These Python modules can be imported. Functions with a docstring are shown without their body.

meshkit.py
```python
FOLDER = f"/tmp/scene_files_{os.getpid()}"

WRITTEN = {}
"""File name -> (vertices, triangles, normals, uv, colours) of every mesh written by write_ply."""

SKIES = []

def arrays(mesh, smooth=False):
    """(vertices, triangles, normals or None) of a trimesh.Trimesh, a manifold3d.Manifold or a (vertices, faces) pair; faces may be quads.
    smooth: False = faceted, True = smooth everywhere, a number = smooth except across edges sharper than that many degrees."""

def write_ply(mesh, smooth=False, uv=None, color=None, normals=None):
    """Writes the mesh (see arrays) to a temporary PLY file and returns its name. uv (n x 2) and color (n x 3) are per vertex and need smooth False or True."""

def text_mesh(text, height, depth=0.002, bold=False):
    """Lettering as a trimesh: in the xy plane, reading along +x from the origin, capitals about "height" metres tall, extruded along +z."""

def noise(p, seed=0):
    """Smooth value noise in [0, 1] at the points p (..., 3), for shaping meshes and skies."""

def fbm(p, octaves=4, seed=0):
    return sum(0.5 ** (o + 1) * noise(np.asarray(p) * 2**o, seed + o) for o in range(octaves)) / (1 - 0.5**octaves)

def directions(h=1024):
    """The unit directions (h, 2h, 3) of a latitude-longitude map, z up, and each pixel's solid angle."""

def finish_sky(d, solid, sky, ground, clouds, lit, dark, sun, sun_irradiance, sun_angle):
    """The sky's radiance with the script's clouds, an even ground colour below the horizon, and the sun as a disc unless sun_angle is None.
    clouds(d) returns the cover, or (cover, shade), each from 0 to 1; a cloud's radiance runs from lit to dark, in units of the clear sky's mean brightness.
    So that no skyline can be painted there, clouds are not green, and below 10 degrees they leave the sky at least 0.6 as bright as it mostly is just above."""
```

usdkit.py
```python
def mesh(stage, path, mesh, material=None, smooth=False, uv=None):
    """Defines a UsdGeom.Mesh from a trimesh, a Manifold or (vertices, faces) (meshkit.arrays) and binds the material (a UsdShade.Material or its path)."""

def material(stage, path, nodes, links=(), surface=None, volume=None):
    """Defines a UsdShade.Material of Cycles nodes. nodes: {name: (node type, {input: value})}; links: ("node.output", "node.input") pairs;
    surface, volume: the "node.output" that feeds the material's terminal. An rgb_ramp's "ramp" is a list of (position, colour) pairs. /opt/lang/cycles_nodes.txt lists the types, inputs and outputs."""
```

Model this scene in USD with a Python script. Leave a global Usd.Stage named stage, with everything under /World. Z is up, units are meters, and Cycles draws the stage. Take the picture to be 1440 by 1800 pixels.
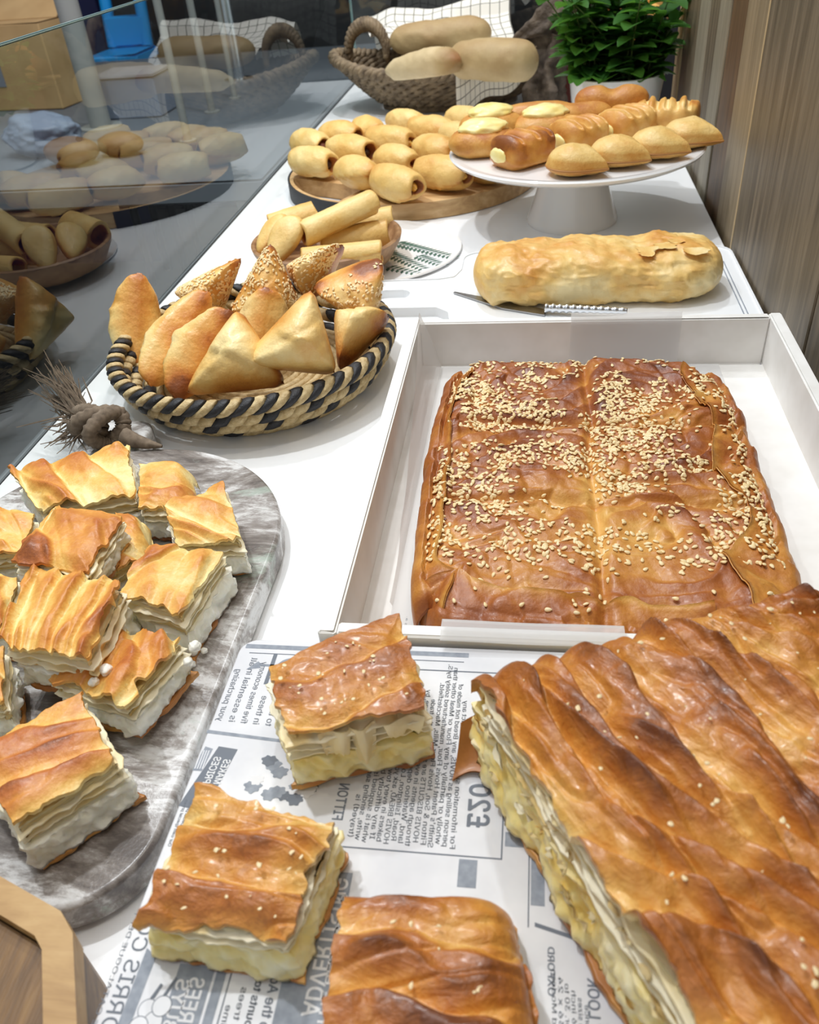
import math, random
import numpy as np, trimesh, usdkit, meshkit
from shapely.geometry import Polygon, Point, box as sbox
from shapely import affinity
from pxr import Usd, UsdGeom, UsdLux, UsdShade, Gf, Sdf, Vt

stage = Usd.Stage.CreateInMemory()
UsdGeom.SetStageUpAxis(stage, UsdGeom.Tokens.z)
UsdGeom.SetStageMetersPerUnit(stage, 1.0)
UsdGeom.Xform.Define(stage, '/World')
UsdGeom.Scope.Define(stage, '/World/Looks')
T = Sdf.ValueTypeNames

# ------------------------------------------------------------------ camera, light, exposure
# the counter top is z = 0, x runs to the right across the counter, y away from the viewer along it
EXPOSURE = 0.25
cam = UsdGeom.Camera.Define(stage, '/World/camera')
right = (0.98915, 0.12598, -0.07561); down = (0.01709, -0.6098, -0.79237); fwd = (-0.14593, 0.78248, -0.60534)
cam.AddTransformOp().Set(Gf.Matrix4d(*right, 0, *[-c for c in down], 0, *[-c for c in fwd], 0, 0, 0, 0.34, 1))
cam.CreateHorizontalApertureAttr(36.0); cam.CreateVerticalApertureAttr(45.0)
cam.CreateFocalLengthAttr(36.025)
cam.CreateFStopAttr(20.0); cam.CreateFocusDistanceAttr(0.52)
cam.CreateClippingRangeAttr(Gf.Vec2f(0.01, 100))
cam.CreateExposureAttr(EXPOSURE)

dome = UsdLux.DomeLight.Define(stage, '/World/ambient')
dome.CreateIntensityAttr(0.14); dome.CreateColorAttr(Gf.Vec3f(0.92, 0.96, 1.0))

def disk(name, loc, r, power, color, aim=None):
    l = UsdLux.DiskLight.Define(stage, '/World/' + name)
    l.CreateRadiusAttr(r); l.CreateIntensityAttr(power / (math.pi * r * r)); l.CreateColorAttr(Gf.Vec3f(*color))
    d = np.array(aim if aim is not None else (loc[0], loc[1], 0.0)) - np.array(loc); d /= np.linalg.norm(d)
    z = -d; x = np.cross((0, 1, 0.01), z); x /= np.linalg.norm(x); y = np.cross(z, x)
    l.AddTransformOp().Set(Gf.Matrix4d(*x, 0, *y, 0, *z, 0, *loc, 1))
    return l
COOL = (0.93, 0.97, 1.0); WARM = (1.0, 0.9, 0.76)
disk('spot_light', (-0.62, 0.75, 1.75), 0.038, 3.4, COOL, (-0.30, 0.55, 0))
disk('spot_light_001', (-0.30, 1.75, 1.75), 0.038, 3.0, COOL, (-0.15, 1.25, 0))
disk('spot_light_002', (0.42, 1.55, 1.75), 0.038, 1.6, (1.0, 0.95, 0.88), (0.1, 1.1, 0))
disk('spot_light_003', (0.34, 0.50, 1.75), 0.038, 0.95, WARM, (0.05, 0.45, 0))
disk('spot_light_004', (-0.45, 0.05, 1.75), 0.038, 0.55, COOL, (-0.1, 0.2, 0))
disk('spot_light_005', (-0.95, 1.30, 1.75), 0.038, 1.8, COOL, (-0.25, 0.9, 0))
disk('ceiling_panel_light', (-0.1, 0.9, 2.0), 0.75, 2.6, (1.0, 0.98, 0.95))

# ------------------------------------------------------------------ helpers
def lin(r, g, b):
    c = np.array([r, g, b], float) / 255
    return tuple(np.where(c < 0.04045, c / 12.92, ((c + 0.055) / 1.055) ** 2.4))

names = {}
def path_for(name, parent=None):
    base = (str(parent.GetPath()) if parent is not None else '/World') + '/' + name
    n = names.get(base, 0); names[base] = n + 1
    return base if n == 0 else '%s_%03d' % (base, n)

def tag(p, label=None, cat=None, group=None, kind=None):
    for k, v in (('label', label), ('category', cat), ('group', group), ('kind', kind)):
        if v: p.SetCustomDataByKey(k, v)
    return p

def thing(name, label, cat, loc=(0, 0, 0), group=None, kind=None):
    x = UsdGeom.Xform.Define(stage, path_for(name)); x.AddTranslateOp().Set(Gf.Vec3d(*map(float, loc)))
    tag(x.GetPrim(), label, cat, group, kind)
    ORIGIN[str(x.GetPath())] = np.array(loc, float)
    return x.GetPrim()
ORIGIN = {}

def obj(name, mesh, m, parent=None, smooth=False, attr=None, uv=None, label=None, kind=None):
    """One Mesh prim. Vertices are given in world space; under a thing they are stored relative to its base."""
    if parent is not None:
        par = str(parent.GetPath()); o = np.zeros(3)
        for k, v in ORIGIN.items():
            if par == k or par.startswith(k + '/'): o = v
        if isinstance(mesh, (tuple, list)): mesh = (np.asarray(mesh[0]) - o, mesh[1])
        else:
            mesh = mesh.copy(); mesh.apply_translation(-o)
    p = path_for(name, parent)
    g = usdkit.mesh(stage, p, mesh, m, smooth=smooth, uv=uv)
    if attr is not None:
        for k, a in attr.items():
            UsdGeom.PrimvarsAPI(g).CreatePrimvar(k, T.FloatArray, 'vertex').Set(Vt.FloatArray.FromNumpy(np.asarray(a, np.float32)))
    pr = g.GetPrim(); tag(pr, label, None, None, kind)
    return pr

def struct(name, mesh, m, smooth=False, label=None):
    p = obj(name, mesh, m, smooth=smooth); tag(p, label, None, None, 'structure'); return p

def join(*ms):
    vs, fs, n = [], [], 0
    for v, f in ms:
        v = np.asarray(v, float); f = np.asarray(f, int)
        if f.shape[1] == 4: f = np.vstack([f[:, [0, 1, 2]], f[:, [0, 2, 3]]])
        vs.append(v); fs.append(f + n); n += len(v)
    return np.vstack(vs), np.vstack(fs)

def tm(m): return np.array(m.vertices), np.array(m.faces)

def bevel_box(x0, x1, y0, y1, z0, z1, b=0.002):
    p = Polygon([(x0 + b, y0), (x1 - b, y0), (x1, y0 + b), (x1, y1 - b), (x1 - b, y1), (x0 + b, y1), (x0, y1 - b), (x0, y0 + b)])
    q = p.buffer(-b, join_style=2)
    a = np.array(p.exterior.coords)[:-1]; c = np.array(q.exterior.coords)[:-1]
    if len(a) != len(c): return tm(trimesh.creation.box(bounds=[(x0, y0, z0), (x1, y1, z1)]))
    return rings([np.c_[c, np.full(len(c), z0)], np.c_[a, np.full(len(a), z0 + b)], np.c_[a, np.full(len(a), z1 - b)], np.c_[c, np.full(len(c), z1)]])

def rings(rs, cap=True):
    """Skin a list of closed rings (n x 3 each)."""
    n = len(rs[0]); v = np.vstack(rs); fs = []
    i = np.arange(n); j = (i + 1) % n
    for k in range(len(rs) - 1):
        a, b = k * n, (k + 1) * n
        fs.append(np.c_[a + i, a + j, b + j]); fs.append(np.c_[a + i, b + j, b + i])
    if cap:
        c0, c1 = len(v), len(v) + 1
        v = np.vstack([v, rs[0].mean(0), rs[-1].mean(0)])
        fs.append(np.c_[j, i, np.full(n, c0)]); e = (len(rs) - 1) * n
        fs.append(np.c_[e + i, e + j, np.full(n, c1)])
    return v, np.vstack(fs)

def extrude(poly, z0, z1, bev=0.0, n=2):
    """Extruded shapely polygon (may have holes) with rounded top edges."""
    if bev <= 0 or poly.interiors:
        m = trimesh.creation.extrude_polygon(poly, z1 - z0, engine='earcut'); m.apply_translation((0, 0, z0)); return tm(m)
    out = []; pts = np.array(poly.exterior.coords)[:-1]
    if not poly.exterior.is_ccw: pts = pts[::-1]
    t = np.roll(pts, -1, 0) - np.roll(pts, 1, 0); t /= np.linalg.norm(t, axis=1)[:, None] + 1e-12
    nrm = np.c_[t[:, 1], -t[:, 0]]
    prof = [(bev, z0), (0, z0 + bev)] if z1 - z0 > 3 * bev else [(0, z0)]
    prof += [(bev * (1 - math.cos(a)), z1 - bev * (1 - math.sin(a))) for a in np.linspace(0, math.pi / 2, n + 2)]
    return rings([np.c_[pts - nrm * o, np.full(len(pts), z)] for o, z in prof])

def rounded(x0, x1, y0, y1, r, res=10):
    return sbox(x0 + r, y0 + r, x1 - r, y1 - r).buffer(r, quad_segs=res)

def grid_faces(nu, nv, off=0, closed_v=False):
    i, j = np.meshgrid(np.arange(nu - 1), np.arange(nv if closed_v else nv - 1), indexing='ij')
    a = i * nv + j; b = i * nv + (j + 1) % nv; c = (i + 1) * nv + (j + 1) % nv; d = (i + 1) * nv + j
    q = np.stack([a, d, c, b], -1).reshape(-1, 4) + off
    return np.vstack([q[:, [0, 1, 2]], q[:, [0, 2, 3]]])

def lathe(prof, cx=0, cy=0, n=48):
    """prof: (r, z) list; revolved about a vertical axis."""
    a = np.arange(n) * 2 * math.pi / n; prof = np.array(prof, float)
    v = np.stack([cx + prof[:, 0, None] * np.cos(a), cy + prof[:, 0, None] * np.sin(a), np.repeat(prof[:, 1, None], n, 1)], -1).reshape(-1, 3)
    return v, grid_faces(len(prof), n, closed_v=True)[:, ::-1]

def tube(pts, rad, n=8, cap=True, squash=None):
    p = np.asarray(pts, float); rad = np.broadcast_to(rad, (len(p),))
    t = np.gradient(p, axis=0); t /= np.linalg.norm(t, axis=1)[:, None] + 1e-12
    ref = np.array([0, 0, 1.0]); a0 = np.cross(t[0], ref)
    if np.linalg.norm(a0) < 1e-3: a0 = np.cross(t[0], (1, 0, 0))
    A = []; a = a0 / np.linalg.norm(a0)
    for k in range(len(p)):
        a = a - t[k] * a.dot(t[k]); a /= np.linalg.norm(a) + 1e-12; A.append(a)
    A = np.array(A); B = np.cross(t, A); ang = np.arange(n) * 2 * math.pi / n
    rs = [p[k] + rad[k] * (np.cos(ang)[:, None] * A[k] + np.sin(ang)[:, None] * B[k]) for k in range(len(p))]
    return rings(rs, cap)

def N(p, s, seed=0): return meshkit.noise(np.asarray(p) * s, seed) * 2 - 1
def F(p, s, seed=0, o=3): return meshkit.fbm(np.asarray(p) * s, o, seed) * 2 - 1
def sm(x, a, b):
    t = np.clip((x - a) / (b - a), 0, 1); return t * t * (3 - 2 * t)
def P3(u, v, w=0.0): return np.stack(np.broadcast_arrays(np.asarray(u, float), np.asarray(v, float), np.asarray(w, float)), -1)

def rotmat(yaw=0, pitch=0, roll=0):
    c, s = math.cos(yaw), math.sin(yaw); Z = np.array([[c, -s, 0], [s, c, 0], [0, 0, 1]])
    c, s = math.cos(pitch), math.sin(pitch); Y = np.array([[c, 0, s], [0, 1, 0], [-s, 0, c]])
    c, s = math.cos(roll), math.sin(roll); X = np.array([[1, 0, 0], [0, c, -s], [0, s, c]])
    return Z @ Y @ X
def place(m, loc, yaw=0, pitch=0, roll=0):
    return np.asarray(m[0]) @ rotmat(yaw, pitch, roll).T + np.asarray(loc), m[1]

# ------------------------------------------------------------------ materials
def L(n): return '/World/Looks/' + n
def plain(name, color, rough=0.5, **kw):
    bump = kw.pop('bump', None); var = kw.pop('var', None)
    nodes = {'p': ('principled_bsdf', {'base_color': color, 'roughness': rough, **kw})}; links = []
    if var or bump: nodes['g'] = ('geometry', {})
    if var:
        nodes['n'] = ('noise_texture', {'scale': var[0], 'detail': 4.0}); nodes['r'] = ('rgb_ramp', {'ramp': [(0.3, color), (0.7, var[1])]})
        links += [('g.position', 'n.vector'), ('n.fac', 'r.fac'), ('r.color', 'p.base_color')]
    if bump:
        nodes['bn'] = ('noise_texture', {'scale': bump[0], 'detail': 3.0}); nodes['b'] = ('bump', {'strength': bump[1], 'distance': bump[2]})
        links += [('g.position', 'bn.vector'), ('bn.fac', 'b.height'), ('b.normal', 'p.normal')]
    return usdkit.material(stage, L(name), nodes, links, surface='p.BSDF')

def baked(name, stops, rough=0.4, coat=0.0, scale=60.0, vary=0.25, bump=(260.0, 0.25, 0.001), sss=0.0, fine=0.10, grain=None):
    """Baked dough: the mesh carries how far each spot has browned ('brown', 0 to 1); noise blotches it."""
    nodes = {'a': ('attribute', {'attribute': 'brown'}), 'g': ('geometry', {}),
             'n': ('noise_texture', {'scale': scale, 'detail': 5.0, 'roughness': 0.6, 'distortion': 0.6}),
             'm': ('math', {'math_type': 'multiply_add', 'value2': vary, 'value3': -vary / 2}),
             'n2': ('noise_texture', {'scale': scale * 9, 'detail': 3.0}),
             'm2': ('math', {'math_type': 'multiply_add', 'value2': fine, 'value3': -fine / 2}),
             's': ('math', {'math_type': 'add'}), 's2': ('math', {'math_type': 'add'}),
             'r': ('rgb_ramp', {'ramp': stops}),
             'bn': ('noise_texture', {'scale': bump[0], 'detail': 4.0}), 'b': ('bump', {'strength': bump[1], 'distance': bump[2]}),
             'p': ('principled_bsdf', {'roughness': rough, 'coat_weight': coat, 'coat_roughness': 0.2, 'subsurface_weight': sss,
                                       'subsurface_radius': (1.0, 0.55, 0.25), 'subsurface_scale': 0.004})}
    links = [('g.position', 'n.vector'), ('g.position', 'n2.vector'), ('n.fac', 'm.value1'), ('n2.fac', 'm2.value1'), ('m.value', 's.value1'), ('a.fac', 's.value2'),
             ('s.value', 's2.value1'), ('m2.value', 's2.value2'), ('s2.value', 'r.fac'), ('r.color', 'p.base_color'),
             ('g.position', 'bn.vector'), ('bn.fac', 'b.height'), ('b.normal', 'p.normal')]
    if grain:
        nodes['gm'] = ('mapping', {'mapping_type': 'texture', 'rotation': (0.0, 0.0, grain[0]), 'scale': (1 / grain[1], 1 / grain[2], 1 / grain[2])})
        nodes['gn'] = ('noise_texture', {'scale': 1.0, 'detail': 6.0, 'roughness': 0.62, 'distortion': 1.1}); nodes['gb'] = ('bump', {'strength': 0.6, 'distance': 0.0022})
        nodes['ga'] = ('math', {'math_type': 'multiply_add', 'value2': 0.16, 'value3': -0.08}); nodes['s3'] = ('math', {'math_type': 'add'})
        links = [l for l in links if l != ('s2.value', 'r.fac') and l != ('b.normal', 'p.normal')] + [('g.position', 'gm.vector'), ('gm.vector', 'gn.vector'), ('gn.fac', 'gb.height'), ('b.normal', 'gb.normal'), ('gb.normal', 'p.normal'),
                 ('gn.fac', 'ga.value1'), ('ga.value', 's3.value1'), ('s2.value', 's3.value2'), ('s3.value', 'r.fac')]
    return usdkit.material(stage, L(name), nodes, links, surface='p.BSDF')

GOLD = [(0.0, lin(240, 212, 146)), (0.22, lin(230, 178, 92)), (0.45, lin(210, 142, 60)), (0.70, lin(180, 106, 42)), (1.0, lin(112, 60, 28))]
M_crust = baked('glazed_phyllo', GOLD, 0.40, 0.28, 85, 0.42, bump=(170.0, 0.6, 0.0018), fine=0.20, grain=(0.12, 90, 150))
M_crustb = baked('glazed_phyllo_large', GOLD, 0.40, 0.28, 70, 0.42, bump=(170.0, 0.6, 0.0018), fine=0.20, grain=(-0.92, 75, 135))
M_crust2 = baked('dry_phyllo', [(0.0, lin(244, 222, 156)), (0.25, lin(236, 186, 98)), (0.5, lin(216, 146, 66)), (0.8, lin(188, 108, 50)), (1.0, lin(136, 74, 36))], 0.48, 0.06, 80, 0.50, bump=(300.0, 0.5, 0.0012), fine=0.2)
M_sespie = baked('sesame_pie_crust', [(0.0, lin(226, 174, 92)), (0.25, lin(200, 134, 56)), (0.5, lin(168, 96, 38)), (0.75, lin(132, 66, 27)), (1.0, lin(84, 40, 18))], 0.46, 0.12, 45, 0.42, bump=(300.0, 0.5, 0.0012), fine=0.18)
M_puff = baked('puff_pastry', [(0.0, lin(244, 222, 166)), (0.3, lin(236, 196, 118)), (0.6, lin(220, 160, 76)), (0.85, lin(190, 118, 46)), (1.0, lin(140, 80, 34))], 0.45, 0.06, 60, 0.42, bump=(320.0, 0.35, 0.001))
M_roll = baked('short_pastry', [(0.0, lin(242, 216, 152)), (0.35, lin(228, 188, 110)), (0.65, lin(208, 148, 68)), (0.85, lin(176, 104, 44)), (1.0, lin(130, 72, 34))], 0.5, 0.05, 70, 0.30, bump=(300.0, 0.5, 0.0012), fine=0.16)
M_fried = baked('fried_phyllo', [(0.0, lin(246, 222, 160)), (0.35, lin(238, 198, 122)), (0.62, lin(226, 164, 80)), (0.85, lin(196, 120, 48)), (1.0, lin(140, 78, 36))], 0.42, 0.10, 60, 0.46, bump=(260.0, 0.5, 0.0014), fine=0.16)
M_bread = baked('bread_crust', [(0.0, lin(216, 196, 156)), (0.4, lin(180, 156, 112)), (0.7, lin(154, 122, 78)), (1.0, lin(140, 84, 42))], 0.6, 0.0, 30, 0.2)
M_layers = baked('pale_pastry_layers', [(0.0, lin(252, 240, 204)), (0.4, lin(250, 226, 162)), (0.75, lin(240, 198, 112)), (1.0, lin(214, 154, 74))], 0.45, 0.1, 160, 0.35, sss=0.15)
M_custard = baked('custard_filling', [(0.0, lin(255, 243, 202)), (0.4, lin(254, 230, 156)), (0.75, lin(248, 208, 108)), (1.0, lin(224, 156, 60))], 0.35, 0.15, 200, 0.4, sss=0.2)
M_feta = baked('white_cheese', [(0.0, lin(255, 252, 240)), (0.6, lin(250, 242, 216)), (1.0, lin(240, 222, 170))], 0.5, 0.05, 220, 0.4, bump=(500.0, 0.4, 0.001), sss=0.2)
M_base = baked('browned_base', [(0.0, lin(226, 172, 96)), (0.5, lin(184, 120, 58)), (1.0, lin(128, 72, 34))], 0.45, 0.1, 90, 0.4)
M_seed = plain('sesame', lin(248, 228, 184), 0.4, var=(300.0, lin(238, 204, 140)))
M_flake = plain('salt_flake', lin(240, 214, 164), 0.4)
M_white = plain('white_laminate', lin(246, 247, 248), 0.28, bump=(14.0, 0.02, 0.002))
M_porc = plain('white_porcelain', lin(244, 245, 246), 0.10, coat_weight=0.5)
M_plastic = plain('white_plastic', lin(240, 242, 244), 0.35)
M_paint = plain('white_painted_wood', lin(242, 240, 236), 0.5, var=(40.0, lin(230, 227, 221)), bump=(90.0, 0.15, 0.001))
M_ink = plain('grey_ink', lin(112, 118, 128), 0.7)
M_inkd = plain('dark_ink', lin(84, 90, 98), 0.7)
M_inkl = plain('pale_ink', lin(158, 164, 174), 0.7, var=(260.0, lin(132, 139, 150)))
M_inkw = plain('unprinted_paper', lin(226, 226, 228), 0.7)
M_black = plain('black_fibre', lin(34, 34, 38), 0.55, bump=(900.0, 0.5, 0.001))
M_straw = plain('natural_fibre', lin(214, 192, 146), 0.6, var=(260.0, lin(178, 150, 100)), bump=(900.0, 0.6, 0.001))
M_wicker = plain('weathered_wicker', lin(150, 130, 102), 0.7, var=(60.0, lin(88, 72, 54)), bump=(300.0, 0.5, 0.002))
M_twine = plain('jute_twine', lin(134, 118, 100), 0.9, var=(200.0, lin(96, 82, 68)))
M_bark = plain('driftwood_bark', lin(112, 98, 84), 0.85, var=(40.0, lin(52, 42, 34)), bump=(80.0, 0.9, 0.006))
M_leaf = usdkit.material(stage, L('mint_leaf'), {
    'g': ('geometry', {}), 'r': ('rgb_ramp', {'ramp': [(0.0, lin(56, 102, 42)), (0.6, lin(86, 138, 58)), (1.0, lin(128, 176, 90))]}),
    'p': ('principled_bsdf', {'roughness': 0.42}), 't': ('translucent_bsdf', {'color': lin(110, 170, 60)}), 'x': ('mix_closure', {'fac': 0.32})},
    [('g.random_per_island', 'r.fac'), ('r.color', 'p.base_color'), ('p.BSDF', 'x.closure1'), ('t.BSDF', 'x.closure2')], surface='x.closure')
M_stem = plain('green_stem', lin(84, 104, 52), 0.6)
M_soil = plain('dark_soil', lin(52, 34, 26), 0.95, bump=(300.0, 0.8, 0.003))
M_steel = plain('dull_steel', (0.42, 0.42, 0.43), 0.3, metallic=1.0)
M_chrome = plain('chrome', (0.75, 0.77, 0.8), 0.2, metallic=1.0)
M_grey = plain('grey_metal', lin(150, 150, 148), 0.45)
M_dark = plain('dark_wall', lin(30, 31, 36), 0.8, var=(3.0, lin(52, 48, 50)))
M_floor = plain('dark_floor', lin(60, 58, 58), 0.5)
M_navy = plain('navy_board', lin(14, 18, 66), 0.5)
M_blue = plain('blue_plastic', lin(30, 160, 236), 0.35)
M_cardboard = plain('cardboard', lin(196, 160, 112), 0.8, var=(12.0, lin(178, 142, 96)))
M_bag = plain('white_bag', lin(128, 138, 158), 0.5)
M_label = plain('grey_label', lin(130, 130, 140), 0.6)
M_table = plain('grey_table', lin(104, 108, 116), 0.5)
M_fern = plain('green_print', lin(62, 100, 84), 0.5)
M_terra = plain('red_box', lin(104, 40, 28), 0.6)
M_sausage = plain('sausage', lin(166, 104, 82), 0.4, var=(200.0, lin(130, 76, 58)))
M_choc = plain('dark_filling', lin(62, 34, 24), 0.35)
M_ycheese = plain('melted_cheese', lin(250, 206, 92), 0.3, var=(120.0, lin(236, 160, 52)), coat_weight=0.3)
M_wcheese = plain('pale_cheese', lin(255, 244, 178), 0.35, var=(70.0, lin(250, 224, 130)), coat_weight=0.2)

def wood(name, c1, c2, c3, axis, stretch=14.0, scale=9.0, rough=0.5, bump=0.12):
    s = [stretch] * 3; s['xyz'.index(axis)] = 1.0
    return usdkit.material(stage, L(name), {
        'g': ('geometry', {}), 'mp': ('mapping', {'scale': tuple(s)}),
        'n': ('noise_texture', {'scale': scale, 'detail': 6.0, 'roughness': 0.62, 'distortion': 0.5}),
        'r': ('rgb_ramp', {'ramp': [(0.28, c1), (0.5, c2), (0.72, c3)]}),
        'n2': ('noise_texture', {'scale': scale * 5, 'detail': 3.0}), 'b': ('bump', {'strength': bump, 'distance': 0.001}),
        'p': ('principled_bsdf', {'roughness': rough})},
        [('g.position', 'mp.vector'), ('mp.vector', 'n.vector'), ('mp.vector', 'n2.vector'), ('n.fac', 'r.fac'), ('r.color', 'p.base_color'),
         ('n2.fac', 'b.height'), ('b.normal', 'p.normal')], surface='p.BSDF')
W_near = wood('oak_grey', lin(72, 62, 48), lin(104, 92, 74), lin(132, 118, 98), 'z', 14, 5)
W_tan = wood('oak_tan', lin(116, 100, 76), lin(140, 124, 98), lin(160, 142, 114), 'z', 16, 5)
W_dark = wood('oak_dark', lin(76, 56, 36), lin(98, 74, 50), lin(116, 90, 62), 'z', 16, 5)
W_pale = wood('oak_pale', lin(120, 112, 94), lin(138, 130, 112), lin(154, 144, 124), 'z', 16, 5)
W_edge = wood('oak_edge', lin(176, 152, 112), lin(196, 172, 132), lin(206, 184, 148), 'z', 16, 5)
W_board = wood('light_board', lin(168, 128, 82), lin(198, 160, 110), lin(220, 188, 140), 'x', 10, 8)
W_bowl = wood('bowl_wood', lin(120, 84, 54), lin(158, 118, 80), lin(184, 146, 106), 'x', 10, 10)
W_acacia = wood('acacia', lin(88, 60, 27), lin(120, 86, 43), lin(146, 110, 60), 'y', 9, 22)
W_rim = wood('acacia_rim', lin(158, 118, 68), lin(188, 150, 96), lin(206, 172, 118), 'x', 6, 14)

M_marble = usdkit.material(stage, L('grey_marble'), {
    'g': ('geometry', {}), 'mp': ('mapping', {'scale': (8.0, 20.0, 20.0), 'rotation': (0.0, 0.0, 0.14), 'location': (0.3, 1.7, 0.0)}), 'mq': ('mapping', {'scale': (60.0, 170.0, 140.0), 'rotation': (0.0, 0.0, 0.10)}),
    'n': ('noise_texture', {'scale': 1.0, 'detail': 9.0, 'roughness': 0.68, 'distortion': 0.8}), 'nq': ('noise_texture', {'scale': 1.0, 'detail': 6.0, 'roughness': 0.7, 'distortion': 0.5}),
    'mm': ('mix_float', {'fac': 0.24}),
    'r': ('rgb_ramp', {'ramp': [(0.40, lin(98, 90, 86)), (0.455, lin(128, 120, 114)), (0.50, lin(158, 152, 148)), (0.54, lin(206, 204, 202)), (0.60, lin(224, 224, 224)), (0.66, lin(166, 158, 150))]}),
    'n2': ('noise_texture', {'scale': 1.3, 'detail': 8.0, 'roughness': 0.7, 'distortion': 1.2}),
    'r2': ('rgb_ramp', {'ramp': [(0.56, (0, 0, 0)), (0.66, (0.8, 0.8, 0.8)), (0.72, (0, 0, 0))]}),
    'x': ('mix_color', {'blend_type': 'mix', 'b': lin(170, 184, 172)}),
    'n3': ('noise_texture', {'scale': 700.0, 'detail': 2.0}), 'b': ('bump', {'strength': 0.15, 'distance': 0.0005}),
    'p': ('principled_bsdf', {'roughness': 0.26})},
    [('g.position', 'mp.vector'), ('g.position', 'mq.vector'), ('mp.vector', 'n.vector'), ('mq.vector', 'nq.vector'), ('mp.vector', 'n2.vector'), ('n.fac', 'mm.a'), ('nq.fac', 'mm.b'), ('mm.result', 'r.fac'), ('n2.fac', 'r2.fac'), ('r2.color', 'x.fac'),
     ('r.color', 'x.a'), ('x.result', 'p.base_color'), ('g.position', 'n3.vector'), ('n3.fac', 'b.height'), ('b.normal', 'p.normal')], surface='p.BSDF')

M_news = usdkit.material(stage, L('greaseproof_paper'), {
    'g': ('geometry', {}), 'n': ('noise_texture', {'scale': 26.0, 'detail': 5.0}), 'r': ('rgb_ramp', {'ramp': [(0.35, lin(206, 206, 210)), (0.65, lin(226, 226, 228))]}),
    'n2': ('noise_texture', {'scale': 320.0, 'detail': 3.0}), 'b': ('bump', {'strength': 0.15, 'distance': 0.0006}),
    'p': ('principled_bsdf', {'roughness': 0.42})},
    [('g.position', 'n.vector'), ('n.fac', 'r.fac'), ('r.color', 'p.base_color'), ('g.position', 'n2.vector'), ('n2.fac', 'b.height'), ('b.normal', 'p.normal')], surface='p.BSDF')

M_parch = usdkit.material(stage, L('baking_parchment'), {
    'd': ('principled_bsdf', {'base_color': lin(244, 243, 242), 'roughness': 0.45}), 't': ('transparent_bsdf', {}), 'l': ('translucent_bsdf', {'color': lin(240, 240, 240)}),
    'x': ('mix_closure', {'fac': 0.3}), 'y': ('mix_closure', {'fac': 0.62})},
    [('d.BSDF', 'x.closure1'), ('l.BSDF', 'x.closure2'), ('x.closure', 'y.closure1'), ('t.BSDF', 'y.closure2')], surface='y.closure')

M_glass = usdkit.material(stage, L('screen_glass'), {
    'f': ('fresnel', {'IOR': 1.95}), 'ge': ('geometry', {}), 'mx': ('mix_float', {'b': 0.0}), 't': ('transparent_bsdf', {'color': (0.9, 0.95, 0.94)}), 'g': ('glossy_bsdf', {'color': (0.95, 0.98, 1.0), 'roughness': 0.0}), 'x': ('mix_closure', {})},
    [('f.fac', 'mx.a'), ('ge.backfacing', 'mx.fac'), ('mx.result', 'x.fac'), ('t.BSDF', 'x.closure1'), ('g.BSDF', 'x.closure2')], surface='x.closure')
M_gedge = plain('glass_edge', lin(150, 176, 176), 0.15)

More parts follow.
